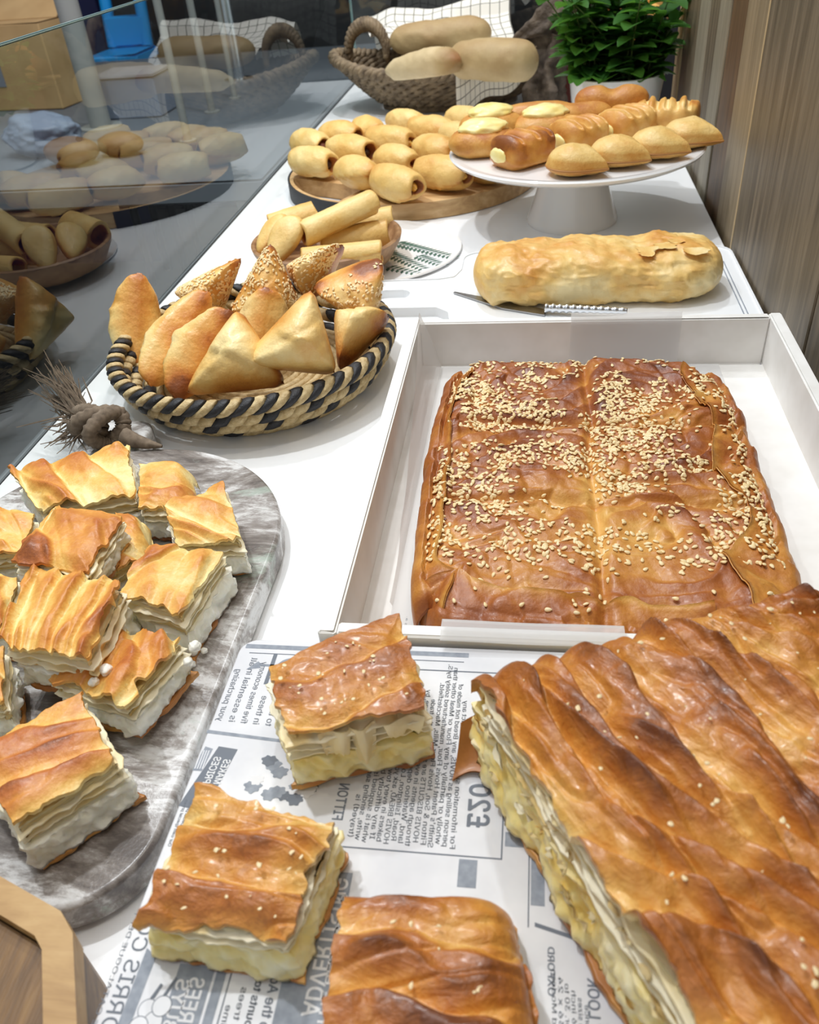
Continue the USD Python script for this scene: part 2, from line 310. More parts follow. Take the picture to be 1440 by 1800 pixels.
M_cloth = usdkit.material(stage, L('checked_cotton'), {
    'tc': ('texture_coordinate', {}), 'br': ('brick_texture', {'offset': 0.0, 'scale': 1.0, 'brick_width': 0.02, 'row_height': 0.02, 'mortar_size': 0.0010, 'mortar_smooth': 0.3,
        'color1': lin(228, 224, 214), 'color2': lin(222, 218, 208), 'mortar': lin(96, 92, 86)}),
    'p': ('principled_bsdf', {'roughness': 0.85})},
    [('tc.UV', 'br.vector'), ('br.color', 'p.base_color')], surface='p.BSDF')

# ------------------------------------------------------------------ setting
ZF = -0.92
struct('floor', bevel_box(-4.5, 3.0, -1.5, 6.0, ZF - 0.05, ZF, 0.01), M_floor, label='dark floor of the hall beyond the counter')
struct('wall_back', bevel_box(-4.5, 3.0, 4.2, 4.3, ZF, 2.2, 0.01), M_dark, label='dark back wall behind the bread basket')
struct('wall_left', bevel_box(-4.6, -4.5, -1.5, 4.2, ZF, 2.2, 0.01), M_dark, label='dark wall far beyond the glass screen')

# right wall: oak laminate boards, each a part
wr = UsdGeom.Xform.Define(stage, '/World/wall_right').GetPrim(); tag(wr, 'grey oak laminate partition along the right side of the counter', None, None, 'structure')
XW = 0.2085
for a, b, m, dx in [(-0.6, 0.115, W_near, 0.0), (0.115, 0.617, W_near, 0.0012), (0.617, 0.908, W_near, 0.0), (0.911, 1.016, W_tan, 0.003), (1.016, 1.102, W_dark, 0.0045), (1.104, 1.169, W_pale, 0.003),
                    (1.169, 1.232, W_near, 0.0035), (1.232, 1.308, W_pale, 0.003), (1.308, 1.425, W_near, 0.0035)]:
    obj('plank', bevel_box(XW + dx, XW + 0.05, a, b - 0.0006, ZF, 1.2, 0.0012), m, wr)
obj('edge_strip', bevel_box(XW + 0.001, XW + 0.05, 1.426, 1.475, ZF, 1.2, 0.002), W_edge, wr, label='paler oak edge strip at the end of the partition')
obj('edge_strip', bevel_box(XW - 0.0004, XW + 0.02, 0.9072, 0.9108, ZF, 1.2, 0.0004), W_edge, wr)

# counter
t = thing('counter', 'long white laminate counter carrying all the pastries', 'counter', (-0.1, 1.0, ZF))
obj('worktop', bevel_box(-0.4035, 0.2065, -0.25, 2.045, -0.03, 0.0, 0.0015), M_white, t)
obj('cabinet_body', bevel_box(-0.395, 0.2, -0.2, 2.03, ZF, -0.0302, 0.003), M_white, t)

# glass screen
t = thing('glass_screen', 'clear glass screen standing along the left edge of the counter', 'glass screen', (-0.406, 1.0, -0.1))
g0 = -0.4075
obj('side_pane', tm(trimesh.creation.box(bounds=[(g0 - 0.002, -0.35, -0.03), (g0 + 0.002, 2.057, 0.266)])), M_glass, t)
obj('end_pane', tm(trimesh.creation.box(bounds=[(g0 + 0.003, 2.058, -0.03), (0.26, 2.062, 0.266)])), M_glass, t)
obj('polished_edge', bevel_box(g0 - 0.0022, g0 + 0.0022, -0.35, 2.06, 0.2662, 0.2682, 0.0006), M_gedge, t, label='pale polished top edge of the side pane')
obj('corner_joint', bevel_box(g0 - 0.0022, g0 + 0.0022, 2.058, 2.0625, -0.03, 0.266, 0.0006), M_gedge, t)
obj('base_channel', bevel_box(g0 - 0.0035, -0.4037, -0.35, 2.06, -0.028, -0.001, 0.0006), M_steel, t)

# ------------------------------------------------------------------ baked goods: builders
def fold_field(a, b, freq, seed, warp=0.35, along=9.0):
    """Overlapping, merging phyllo folds: a runs across them, b along them (metres). Returns height 0..1, fold number, phase."""
    s = a * freq + (1.1 + 1.3 * warp) * N(P3(a * 13, b * 13, seed), 1, seed + 3) + 0.9 * warp * F(P3(a * 24, b * along * 1.6, seed), 1, seed, 3) + 0.10 * F(P3(a * 150, b * 60, seed), 1, seed + 7, 2)
    c = np.floor(s); t = s - c
    amp = np.clip(0.15 + 1.1 * meshkit.noise(P3(c * 7.3, b * along * 2.2, seed * 1.0), seed + 5), 0, 1)
    h = np.where(t < 0.86, np.sin(np.clip(t / 0.86, 0, 1) * math.pi / 2) ** 1.15, np.cos(np.clip((t - 0.86) / 0.14, 0, 1) * math.pi / 2) ** 1.0) * amp
    s2 = a * freq * 2.3 + 1.6 * F(P3(a * 30, b * along * 1.8, seed + 2), 1, seed + 9, 2); t2 = s2 - np.floor(s2)
    a2 = np.clip(1.8 * meshkit.noise(P3(np.floor(s2) * 3.1, b * along * 4, seed), seed + 15) - 0.7, 0, 1)
    h = h + 0.58 * a2 * np.where(t2 < 0.7, t2 / 0.7, (1 - t2) / 0.3)
    rid = 1 - np.abs(N(P3(a * 130, b * 34, seed), 1, seed + 21)) * 3.2
    h = h - 0.16 * np.clip(rid, 0, 1) + 0.05 * F(P3(a * 300, b * 120, seed), 1, seed + 23, 2)
    return h, c, t

def crust(quad, n, nu, nv, seed, fold=(30.0, 0.0, 0.006), thick=0.0018, rag=0.0016, droop=0.0025, brown=0.5, warp=0.35, bumps=0.0012, over=0.012, edge_pale=0.10, along=9.0, roundside=(), roundr=0.02, bubble=0.0):
    """Folded phyllo lid over a quad of four world corners (a b c d around); n is up. Returns mesh and browning."""
    a, b, c, d = [np.asarray(x, float) for x in quad]
    lu, lv = np.linalg.norm(b - a), np.linalg.norm(d - a)
    u, v = np.meshgrid(np.linspace(0, 1, nu), np.linspace(0, 1, nv), indexing='ij')
    u, v = [0.5 + 0.5 * np.sign(x - 0.5) * (1 - (1 - np.abs(2 * x - 1)) ** 1.25) for x in (u, v)]      # finer towards the edges
    e = lambda t, k: over * 0.5 + (rag / max(lu, lv)) * (1.6 * F(P3(t * max(lu, lv), k * 3.1, seed), 130, seed + k, 3) + 1.0 * F(P3(t * max(lu, lv), k * 1.7, seed), 30, seed + k + 9, 2))
    U = -e(v, 1) * (1 - u) + u * (1 + e(v, 2)) ; V = -e(u, 3) * (1 - v) + v * (1 + e(u, 4))
    X, Y = U * lu, V * lv
    ang = fold[1]; fa = X * math.cos(ang) + Y * math.sin(ang); fb = -X * math.sin(ang) + Y * math.cos(ang)
    h, cell, t = fold_field(fa, fb, fold[0], seed, warp, along)
    z = fold[2] * h + bumps * F(P3(X, Y, 0.3), 75, seed + 20, 3) + bumps * 1.2 * N(P3(X, Y, 0.7), 28, seed + 21)
    if bubble: z += bubble * sm(meshkit.noise(P3(X, Y, 1.3) * 95, seed + 30), 0.72, 0.95)
    ed = np.minimum(np.minimum(U, 1 - U) * lu, np.minimum(V, 1 - V) * lv)
    z -= droop * (1 - sm(ed, -0.002, 0.010)) * (0.6 + 0.8 * meshkit.noise(P3(X, Y, 2.0) * 60, seed + 8))
    for side in roundside:
        dist = {'u0': U * lu, 'u1': (1 - U) * lu, 'v0': V * lv, 'v1': (1 - V) * lv}[side]
        q = np.clip(1 - dist / roundr, 0, 1); z -= roundr * 0.95 * (1 - np.sqrt(np.clip(1 - q * q, 0.0, 1)))
    base = ((1 - U)[..., None] * ((1 - V)[..., None] * a + V[..., None] * d) + U[..., None] * ((1 - V)[..., None] * b + V[..., None] * c))
    top = base + z[..., None] * n; bot = top - n * thick
    vtx = np.vstack([top.reshape(-1, 3), bot.reshape(-1, 3)]); g = grid_faces(nu, nv); m = nu * nv
    idx = np.arange(m).reshape(nu, nv); loop = np.r_[idx[:-1, 0], idx[-1, :-1], idx[:0:-1, -1], idx[0, :0:-1]]; l2 = np.roll(loop, -1)
    side = np.vstack([np.c_[loop, loop + m, l2], np.c_[l2, loop + m, l2 + m]])
    f = np.vstack([g[:, ::-1], g + m, side[:, ::-1]])
    if np.dot(np.cross(b - a, d - a), n) < 0: f = f[:, ::-1]
    br = brown + 0.55 * (h - 0.45) + 0.30 * F(P3(X, Y, 5.0), 38, seed + 40, 3) - edge_pale * (1 - sm(ed, -0.001, 0.008)) - 0.12 * (t > 0.93)
    return (vtx, f), np.r_[br.ravel(), br.ravel() - 0.2]

def body(quad, n, t0, t1, rows, seed, mode, per=52, inset=0.0015, amp=0.002, slope=0.0, round_=0.0):
    """A slice between depths t0 and t1 below the quad: strata (mode 'layers') or curds (mode 'curds')."""
    cs = [np.asarray(x, float) for x in quad]; ctr = np.mean(cs, 0); pts, nr = [], []
    for k in range(4):
        p, q = cs[k], cs[(k + 1) % 4]; dirn = (q - p) / np.linalg.norm(q - p); o = np.cross(dirn, n)
        if np.dot(o, (p + q) / 2 - ctr) < 0: o = -o
        for s in np.arange(per) / per:
            pts.append(p + (q - p) * s); w = abs(2 * s - 1) ** 8 * 0.5
            nr.append(o * (1 - w) + w * ((p if s < 0.5 else q) - ctr) / np.linalg.norm(p - ctr))
    pts, nr = np.array(pts), np.array(nr); nr /= np.linalg.norm(nr, axis=1)[:, None]
    arc = np.r_[0, np.cumsum(np.linalg.norm(np.diff(pts, axis=0), axis=1))]
    rs, tone = [], []
    for k in range(rows):
        f = k / (rows - 1); dep = t0 + (t1 - t0) * f
        if mode == 'layers':
            ly = k // 2
            off = amp * (0.5 * N(P3(arc * 40, ly * 0.35, seed), 1, seed) + 0.55 * F(P3(arc * 260, ly * 3.1, seed), 1, seed + ly + 3, 3)) - (0.0010 if k % 2 else 0.0)
            wob = 0.0016 * F(P3(arc * 55, ly * 0.5, seed), 1, seed + 60, 2) * math.sin(math.pi * f)
            tone.append(np.clip(0.30 + 0.35 * N(P3(arc * 18, ly * 2.3, seed), 1, seed + 70) + (0.28 if k % 2 else 0.0), -0.1, 1))
        else:
            pp = pts - n * dep
            off = amp * (1.2 * F(pp, 190, seed, 4) + 0.8 * N(pp, 60, seed + 2)); wob = 0.0
            tone.append(0.35 + 0.5 * F(pp, 110, seed + 5, 3) - 0.2 * off / amp)
        off = off - inset + slope * f - round_ * (1 - math.sin(math.pi * min(max(f, 0.0), 1))) 
        rs.append(pts + nr * off[:, None] - n * (dep + np.broadcast_to(wob, arc.shape))[:, None])
    m = rings(rs); f = m[1]
    if np.dot(np.cross(cs[1] - cs[0], cs[3] - cs[0]), n) > 0: f = f[:, ::-1]
    return (m[0], f), np.r_[np.concatenate(tone), 0.4, 0.4]

def shifted(quad, n, dep, grow=0.0):
    cs = np.array(quad, float); c = cs.mean(0)
    d = cs - c; return c + d * (1 + grow / np.linalg.norm(d, axis=1))[:, None] - n * dep

def pie_piece(name, label, quad, height, seed, group, crust_m, fill_m, split=0.5, fold=(34, 0.3, 0.004), brown=0.45, near=True, cat='pie piece', sheets=2, res=80, base=0.004, fill_amp=0.0034, slope=0.0, **kw):
    q = np.array(quad, float); n = np.cross(q[1] - q[0], q[3] - q[0]); n /= np.linalg.norm(n)
    if n[2] < 0: n = -n
    low = q.mean(0) - n * height
    t = thing(name, label, cat, low, group)
    lift = kw.pop('lift', 0.0012); linset = kw.pop('linset', 0.0018)
    m, br = crust(q + n * lift, n, res, res, seed, fold=fold, brown=brown, **kw)
    obj('top_crust', m, crust_m, t, smooth=True, attr={'brown': br})
    h1 = height * split; h2 = height - base
    rsd, rr = kw.get('roundside', ()), kw.get('roundr', 0.02) * 0.62
    for sd, (i, j, k, l) in {'u0': (0, 1, 3, 2), 'u1': (1, 0, 2, 3), 'v0': (0, 3, 1, 2), 'v1': (3, 0, 2, 1)}.items():
        if sd in rsd:
            q = q.copy(); di, dk = q[j] - q[i], q[l] - q[k]
            q[i] = q[i] + di / np.linalg.norm(di) * rr; q[k] = q[k] + dk / np.linalg.norm(dk) * rr
    m, tn = body(q, n, 0.0026, h1, 22, seed + 1, 'layers', per=70, amp=0.0018 if near else 0.0014, inset=linset, slope=slope * 0.4)
    obj('pastry_layers', m, M_layers, t, smooth=True, attr={'brown': tn})
    for k in range(sheets):
        dep = h1 * (0.25 + 0.65 * (k + 0.5) / max(sheets, 1))
        m, br = crust(shifted(q, n, dep, 0.0006), n, res // 2 + 10, res // 2 + 10, seed + 11 + k, fold=(30, 0.5 * k, 0.0015), thick=0.0006, rag=0.0015, droop=0.0012, brown=0.05, over=0.01, edge_pale=0.0, bumps=0.0008)
        obj('flaky_sheet', m, M_layers, t, smooth=True, attr={'brown': np.clip(br, -0.05, 0.55)})
    m, tn = body(q, n, h1, h2, 14, seed + 2, 'curds', amp=fill_amp, inset=0.0 - slope * 0.4, slope=slope * 0.6)
    obj('filling', m, fill_m, t, smooth=True, attr={'brown': tn})
    if base > 0:
        m, br = crust(shifted(q, n, h2, 0.0004 + slope), n, res // 2, res // 2, seed + 3, fold=(20, 0, 0.0004), thick=base * 0.75, rag=0.0016, droop=0.0, brown=0.55, over=0.006, bumps=0.0003)
        obj('bottom_crust', m, M_base, t, smooth=True, attr={'brown': br})
    return t, q, n

def flakes(t, quad, n, count, seed, lift, size=0.0011, m=None):
    """Small pale blisters and crumbs on a crust, too many to count: one part."""
    rng = np.random.default_rng(seed); q = np.array(quad); ms = []
    ico = trimesh.creation.icosphere(1)
    for k in range(count):
        u, v = rng.uniform(0.05, 0.95, 2)
        p = (1 - u) * ((1 - v) * q[0] + v * q[3]) + u * ((1 - v) * q[1] + v * q[2])
        s = size * rng.uniform(0.4, 1.3) * np.array([1, rng.uniform(0.4, 1), 0.22])
        ms.append((np.array(ico.vertices) * (1 + 0.5 * N(np.array(ico.vertices), 1.7, k))[:, None] * s @ rotmat(rng.uniform(0, 6)).T + p + n * lift, np.array(ico.faces)))
    obj('crumbs', join(*ms), m or M_flake, t, smooth=True, kind='stuff')

# ------------------------------------------------------------------ near left: cheese pie on the marble board
def marble_outline():
    pts = [(-0.27 + 0.113 * math.cos(a), 0.375 + 0.113 * math.sin(a)) for a in np.linspace(0, math.pi, 40)]
    pts += [(-0.383, 0.20), (-0.383, 0.18)] + [(-0.343 + 0.04 * math.cos(a), 0.183 + 0.04 * math.sin(a)) for a in np.linspace(math.pi, 1.5 * math.pi, 12)]
    pts += [(-0.200 + 0.042 * math.cos(a), 0.185 + 0.042 * math.sin(a)) for a in np.linspace(1.5 * math.pi, 2 * math.pi, 14)]
    return Polygon(pts).buffer(0)
t = thing('marble_board', 'grey veined marble serving board with a rounded end under the cheese pie pieces', 'serving board', (-0.27, 0.32, 0))
obj('slab', extrude(marble_outline().simplify(0.0002), 0.0005, 0.0195, 0.003, 4), M_marble, t, smooth=40)
hd = extrude(rounded(-0.345, -0.295, 0.462, 0.53, 0.015), 0.001, 0.0185, 0.003)
obj('handle', hd, M_marble, t, smooth=40)

rng = np.random.default_rng(5)
t = thing('twine_bow', 'frayed brown jute twine knotted at the end of the marble board', 'twine', (-0.33, 0.50, 0.0185))
th = np.linspace(0, 2 * math.pi, 60)
for k, (cx, cy, rx, rz, yaw, rr) in enumerate([(-0.327, 0.501, 0.018, 0.011, 0.2, 0.006), (-0.318, 0.495, 0.014, 0.012, 1.0, 0.0055), (-0.337, 0.507, 0.014, 0.010, -0.6, 0.006)]):
    p = np.stack([cx + rx * np.cos(th) * math.cos(yaw), cy + rx * np.cos(th) * math.sin(yaw) + 0.004 * np.sin(2 * th), 0.030 + rz * np.sin(th)], -1)
    obj('loop', tube(p, rr * (1 + 0.12 * np.sin(th * 22)), 9), M_twine, t, smooth=True)
tails = []
for k in range(150):
    s = rng.uniform(0, 1); base = np.array([-0.345, 0.512, 0.030]) + rng.normal(0, 0.005, 3)
    if k % 3: end = np.array([-0.382, 0.545, 0.042]) + rng.normal(0, 0.009, 3)
    else: end = np.array([-0.352, 0.492, 0.024]) + rng.normal(0, 0.012, 3)
    end[2] = max(end[2], 0.021); base[2] = max(base[2], 0.021); mid = (base + end) / 2 + rng.normal(0, 0.003, 3); mid[2] = max(mid[2], 0.021)
    tails.append(tube([base, mid, end], [0.0009, 0.0007, 0.0003], 4))
obj('frayed_end', join(*tails), M_twine, t, kind='stuff')
p = np.array([(-0.305, 0.492, 0.027), (-0.295, 0.49, 0.024), (-0.285, 0.487, 0.0235), (-0.273, 0.4855, 0.0225)])
obj('loose_end', tube(p, [0.007, 0.0055, 0.004, 0.0012], 8), M_twine, t, smooth=True)

G_m = None
SP = {
 'm1': [(-0.2981, 0.3687, 0.0520), (-0.2443, 0.3860, 0.0520), (-0.2745, 0.4432, 0.0520), (-0.3387, 0.4080, 0.0520)],
 'm2': [(-0.2398, 0.3785, 0.0480), (-0.2049, 0.3794, 0.0480), (-0.2259, 0.4337, 0.0480), (-0.2616, 0.4319, 0.0480)],
 'm3': [(-0.2022, 0.3440, 0.0480), (-0.1645, 0.3479, 0.0480), (-0.1932, 0.4024, 0.0480), (-0.2224, 0.3789, 0.0480)],
 'm4': [(-0.2738, 0.3007, 0.0700), (-0.2274, 0.2944, 0.0700), (-0.2303, 0.3417, 0.0700), (-0.2770, 0.3512, 0.0700)],
 'm4b': [(-0.2325, 0.3178, 0.0480), (-0.2173, 0.3360, 0.0460), (-0.2300, 0.3676, 0.0460), (-0.2535, 0.3726, 0.0480)],
 'm5': [(-0.3191, 0.3232, 0.0520), (-0.2903, 0.3294, 0.0520), (-0.3008, 0.3629, 0.0520), (-0.3405, 0.3688, 0.0520)],
 'm6': [(-0.2154, 0.2939, 0.0540), (-0.1760, 0.2818, 0.0520), (-0.1709, 0.3344, 0.0520), (-0.2148, 0.3358, 0.0540)],
 'm7': [(-0.2522, 0.2468, 0.0640), (-0.2041, 0.2400, 0.0640), (-0.2066, 0.2879, 0.0660), (-0.2634, 0.2988, 0.0660)],
 'm8': [(-0.2316, 0.2411, 0.0460), (-0.1839, 0.2258, 0.0500), (-0.1711, 0.2672, 0.0500), (-0.2118, 0.2776, 0.0460)],
 'm9': [(-0.2028, 0.1612, 0.0520), (-0.1734, 0.1950, 0.0520), (-0.2069, 0.2281, 0.0520), (-0.2449, 0.1943, 0.0520)],
 'm10': [(-0.2657, 0.2199, 0.0500), (-0.2440, 0.2230, 0.0500), (-0.2627, 0.2563, 0.0500), (-0.2826, 0.2552, 0.0500)],
 'm11': [(-0.2980, 0.2725, 0.0500), (-0.2716, 0.2739, 0.0500), (-0.2835, 0.3089, 0.0500), (-0.3185, 0.3146, 0.0500)]}
def mp(k, label, h, seed, fold, brown=0.42, **kw):
    t, q, n = pie_piece('cheese_pie_piece', label, SP[k], h, seed, None, M_crust2, M_feta, split=0.45, fold=fold, brown=brown, near=False, res=64, base=0.003, **kw)
    return t
mp('m1', 'cheese pie piece with one round amber blister, at the back left of the marble board', 0.032, 101, (42, 0.15, 0.006), 0.38, bubble=0.003)
mp('m2', 'small rounded cheese pie corner piece at the back of the marble board', 0.028, 112, (26, 1.2, 0.004), 0.42, roundside=('u1', 'v1'), roundr=0.014)
mp('m3', 'golden square cheese pie piece alone at the back right of the marble board', 0.028, 123, (40, 0.9, 0.005), 0.34)
mp('m5', 'cheese pie piece cut by the photo edge, left of the smooth brown one', 0.032, 134, (30, 0.4, 0.005), 0.45)
mp('m4b', 'upright rounded cheese pie piece tucked behind the large smooth brown one', 0.027, 145, (20, 0.7, 0.003), 0.42, roundside=('u1',), roundr=0.012, sheets=1)
mp('m4', 'large smooth brown cheese pie piece on top of the pile on the marble board', 0.022, 156, (15, 0.5, 0.004), 0.62, droop=0.005)
mp('m6', 'cheese pie piece showing a long white cut to the right edge of the marble board', 0.033, 167, (36, 0.1, 0.004), 0.40, slope=0.002)
mp('m7', 'tall cheese pie piece with deep striped folds and white crumbs at its right', 0.034, 178, (62, 0.05, 0.006), 0.46)
mp('m8', 'cheese pie piece with a torn curled top flap, right of the deep striped one', 0.026, 189, (44, 0.3, 0.006), 0.45, rag=0.003)
mp('m10', 'cheese pie piece mostly outside the photo, left of the curled flap piece', 0.03, 190, (34, 0.4, 0.004), 0.40)
mp('m11', 'cheese pie piece cut by the photo edge, behind the deep striped piece', 0.03, 191, (34, 0.2, 0.004), 0.5)
mp('m9', 'cheese pie piece nearest the viewer on the marble board, with a cracked brown top', 0.032, 200, (46, 1.3, 0.004), 0.52, slope=0.002)

# curds that fell from the cut faces
rng = np.random.default_rng(9)
ico2 = trimesh.creation.icosphere(2)
def curd(p, s, seed):
    v = np.array(ico2.vertices); v = v * (1 + 0.35 * F(v, 2.2, seed, 2))[:, None] * s
    v[:, 2] *= 0.8
    return (v + p, np.array(ico2.faces))
CC = [(-0.166, 0.268, 0.045, 0.005), (-0.169, 0.262, 0.040, 0.004), (-0.176, 0.276, 0.022, 0.0035), (-0.201, 0.244, 0.052, 0.005), (-0.200, 0.252, 0.046, 0.004), (-0.205, 0.238, 0.050, 0.004), (-0.172, 0.285, 0.023, 0.003), (-0.244, 0.262, 0.053, 0.0045)]
for i, (x, y, z, s) in enumerate(CC):
    p = obj('cheese_crumb', curd(np.array([x, y, z]), s * 0.62, i), M_feta, smooth=True, attr={'brown': np.full(len(ico2.vertices), 0.1)})
    tag(p, ['largest white crumb at the right end of the curled flap piece', 'white crumb just below the largest one on the curled flap piece', 'white crumb lying on the marble between the long white cut and the curled flap piece', 'white crumb at the right foot of the deep striped piece', 'white crumb high on the right side of the deep striped piece', 'white crumb lowest at the front right corner of the deep striped piece', 'tiny crumb on the marble below the long white cut', 'white crumb at the left side of the deep striped piece'][i], 'crumb', 'cheese crumbs on the marble board')

# ------------------------------------------------------------------ wooden octagonal box in the near left corner
t = thing('octagonal_wooden_box', 'brown wooden octagonal box with a paler raised rim, in the near left corner', 'wooden box', (-0.2, 0.05, 0))
OC = [(-0.205, 0.1420), (-0.1655, 0.1280), (-0.1575, 0.1210), (-0.1425, 0.0930), (-0.1425, 0.005), (-0.165, -0.03), (-0.25, -0.03), (-0.30, 0.01), (-0.30, 0.10), (-0.262, 0.1420)]
po = Polygon(OC); pin = po.buffer(-0.0105, join_style=2)
obj('rim', tm(trimesh.creation.extrude_polygon(po.difference(pin), 0.012, engine='earcut').apply_translation((0, 0, 0.044))), W_rim, t)
obj('walls', extrude(po.buffer(-0.0012, join_style=2), 0.0, 0.0438), W_acacia, t)
obj('lid_panel', extrude(pin.buffer(-0.0006, join_style=2), 0.044, 0.0505), W_acacia, t)

# ------------------------------------------------------------------ printed paper on its riser
ZP = 0.046
t = thing('riser', 'low white block under the printed greaseproof paper', 'riser', (0.02, 0.1, 0))
obj('block', extrude(rounded(-0.1376, 0.20, -0.10, 0.2700, 0.008), 0.0, ZP - 0.001, 0.002), M_white, t, smooth=40)
news = thing('printed_paper', 'greaseproof paper printed like a mirrored old newspaper, under the big cut pie', 'printed paper', (0.02, 0.1, ZP))
pp = rounded(-0.1418, 0.203, -0.10, 0.2735, 0.009)
obj('sheet', extrude(pp, ZP - 0.0009, ZP, 0.0008, 2), M_news, news, smooth=40)
obj('folded_edge', tube([(-0.1405, y, ZP - 0.0035) for y in np.linspace(-0.1, 0.262, 20)], 0.0024, 8), M_news, news, smooth=True)

ZT = ZP + 0.00008
def txt(s, x, y, h, m=None, bold=False, adv=None, slope=0.0, name='printed_line'):
    """Mirrored print: it reads away from the viewer (+y) with letter tops to the right (+x); adv fixes the length."""
    g = meshkit.text_mesh(s, h, 0.00008, bold); v = np.array(g.vertices); 
    k = 1.0 if adv is None else adv / max(v[:, 0].max(), 1e-6)
    w = np.c_[x + v[:, 1] - slope * v[:, 0] * k, y + v[:, 0] * k, ZT + v[:, 2]]
    return obj(name, (w, np.array(g.faces)[:, ::-1]), m or M_inkd, news)
def block(pts, m, dz=0.0, name='printed_block'):
    g = trimesh.creation.extrude_polygon(Polygon(pts), 0.00006, engine='earcut'); g.apply_translation((0, 0, ZP + 0.00002 + dz)); return obj(name, tm(g), m, news)
def rect(x0, x1, y0, y1): return [(x0, y0), (x1, y0), (x1, y1), (x0, y1)]
HV = ['For information sufficient to convict any', 'person selling as HOVIS, any Bread not made of', 'wholly or partially of any Flour or Meal other than', "Smith's Patent Hovis Flour, manufactured solely by S.", 'Fitton & Son, Hovis Flour Mills, Macclesfield.',
      'HOVIS BISCUITS are supplied to the trade', 'through agents in every town and village, by', 'land, Waterloo depot only by order of Fitton', 'Road, Islington, London, N.', 'HOVIS BREAD, ask your own baker or from',
      'bakers in every town. Made only by', 'If any difficulty be found in obtaining', 'what is supplied is not as good as', 'write, sending sample to S.', '(trayed) is']
x = -0.0275
for i, s in enumerate(HV):
    txt(s, x - 0.0010, 0.1690 + 0.0008 * (i % 3), 0.0021, M_inkd, adv=0.00176 * len(s))
    x -= 0.00285 if i != 4 else 0.0031
txt('\u00a320', -0.0225, 0.1785, 0.0085, M_ink, True, adv=0.0200)
txt('FITTON', -0.0765, 0.1775, 0.0042, M_ink, True, adv=0.017)
block(rect(-0.0735, -0.0083, 0.1664, 0.1670), M_ink); block(rect(-0.0089, -0.0083, 0.1670, 0.258), M_ink); block(rect(-0.079, -0.010, 0.2580, 0.2587), M_ink)
block(rect(-0.0855, -0.0795, 0.160, 0.172), M_inkl); block(rect(-0.0245, -0.0175, 0.1545, 0.1655), M_inkl); block(rect(-0.0075, 0.002, 0.172, 0.178), M_inkl); block(rect(0.0025, 0.0075, 0.150, 0.168), M_inkl)
block(rect(-0.139, -0.028, 0.2672, 0.2700), M_inkl); txt('- 05 - 05 - 04 - 05 - 04 - 05 - 04 -', -0.0315 - 0.03, 0.2685, 0.001, M_ink)
block(rect(-0.136, -0.030, 0.2640, 0.2645), M_ink); block(rect(-0.1235, -0.1215, 0.2450, 0.2640), M_ink)
for k in range(5):
    c = Point(-0.113, 0.2545).buffer(0.0075 - 0.0014 * k); block(list(c.exterior.coords), M_inkl if k % 2 == 0 else M_news, 0.00002 * k)
block([(-0.1345, 0.2535), (-0.128, 0.2548), (-0.128, 0.2560), (-0.116, 0.2560), (-0.116, 0.2574), (-0.128, 0.2574), (-0.130, 0.2590)], M_inkl)
for s, x0, y0 in [('your purchasing', -0.1395, 0.2225), ('is essential in all', -0.1338, 0.2222), ('five times economy', -0.1280, 0.2218), ('in these', -0.1222, 0.2216), ('to the', -0.1162, 0.2212)]:
    txt(s, x0, y0, 0.0029, M_ink, adv=0.00205 * len(s))
block([(-0.1420, 0.2156), (-0.1045, 0.2128), (-0.1045, 0.2144), (-0.1420, 0.2174)], M_inkl)
block([(-0.1418, 0.1790), (-0.1300, 0.1770), (-0.1250, 0.2080), (-0.1340, 0.2090)], M_ink)
txt('PRICES', -0.1352, 0.1900, 0.0032, M_inkw, True, adv=0.0135, slope=-0.08); txt('MAKES', -0.1305, 0.1900, 0.0032, M_inkw, True, adv=0.0125, slope=-0.08)
block([(-0.1418, 0.196), (-0.1375, 0.196), (-0.1362, 0.2075), (-0.1400, 0.2085)], M_inkl)
for k in range(4): block(rect(-0.1412 + 0.0011 * k, -0.1407 + 0.0011 * k, 0.197, 0.2065), M_news, 0.00003)
for k in range(3): txt('Our own special prices', -0.1398 + 0.0021 * k, 0.1610, 0.0013, M_ink, adv=0.021)
# flowers behind the middle piece
rng = np.random.default_rng(3)
for k in range(16):
    cx, cy = -0.1155 + rng.uniform(0, 0.028), 0.185 + rng.uniform(0, 0.022); r = rng.uniform(0.0018, 0.0042)
    a = np.linspace(0, 2 * math.pi, 26)[:-1]; rr = r * (1 + 0.14 * np.sin(7 * a + k) + 0.08 * np.sin(3 * a))
    block(list(zip(cx + rr * np.cos(a), cy + 0.8 * rr * np.sin(a))), [M_inkl, M_ink, M_inkl, M_inkw][k % 4], 0.00003 + 0.000004 * k, 'printed_flower')
# advertising band, catalogue column, fruit picture
block(rect(-0.0815, -0.0640, 0.02, 0.1565), M_inkl); txt('ADVERTISING', -0.0722, 0.1060, 0.0056, M_inkw, True, adv=0.048, slope=-0.03); txt('to', -0.0725, 0.0985, 0.003, M_inkw); txt('JOURNAL', -0.0730, 0.062, 0.0056, M_inkw, True, adv=0.033)
txt('THE BEST BUYS', -0.0665, 0.103, 0.0022, M_inkw, True, adv=0.045)
txt('write to the Advertisement Dept', -0.0855, 0.088, 0.0034, M_ink, True, adv=0.064)
txt('Counts to be paid', -0.0905, 0.098, 0.0026, M_inkd, True, adv=0.032); txt('For fruit trees', -0.0948, 0.085, 0.0022, M_inkd, adv=0.028); txt('sold on time', -0.0985, 0.085, 0.0020, M_inkd, adv=0.022)
block(rect(-0.1050, -0.1015, 0.04, 0.119), M_inkl); block(rect(-0.1000, -0.0995, 0.04, 0.119), M_ink)
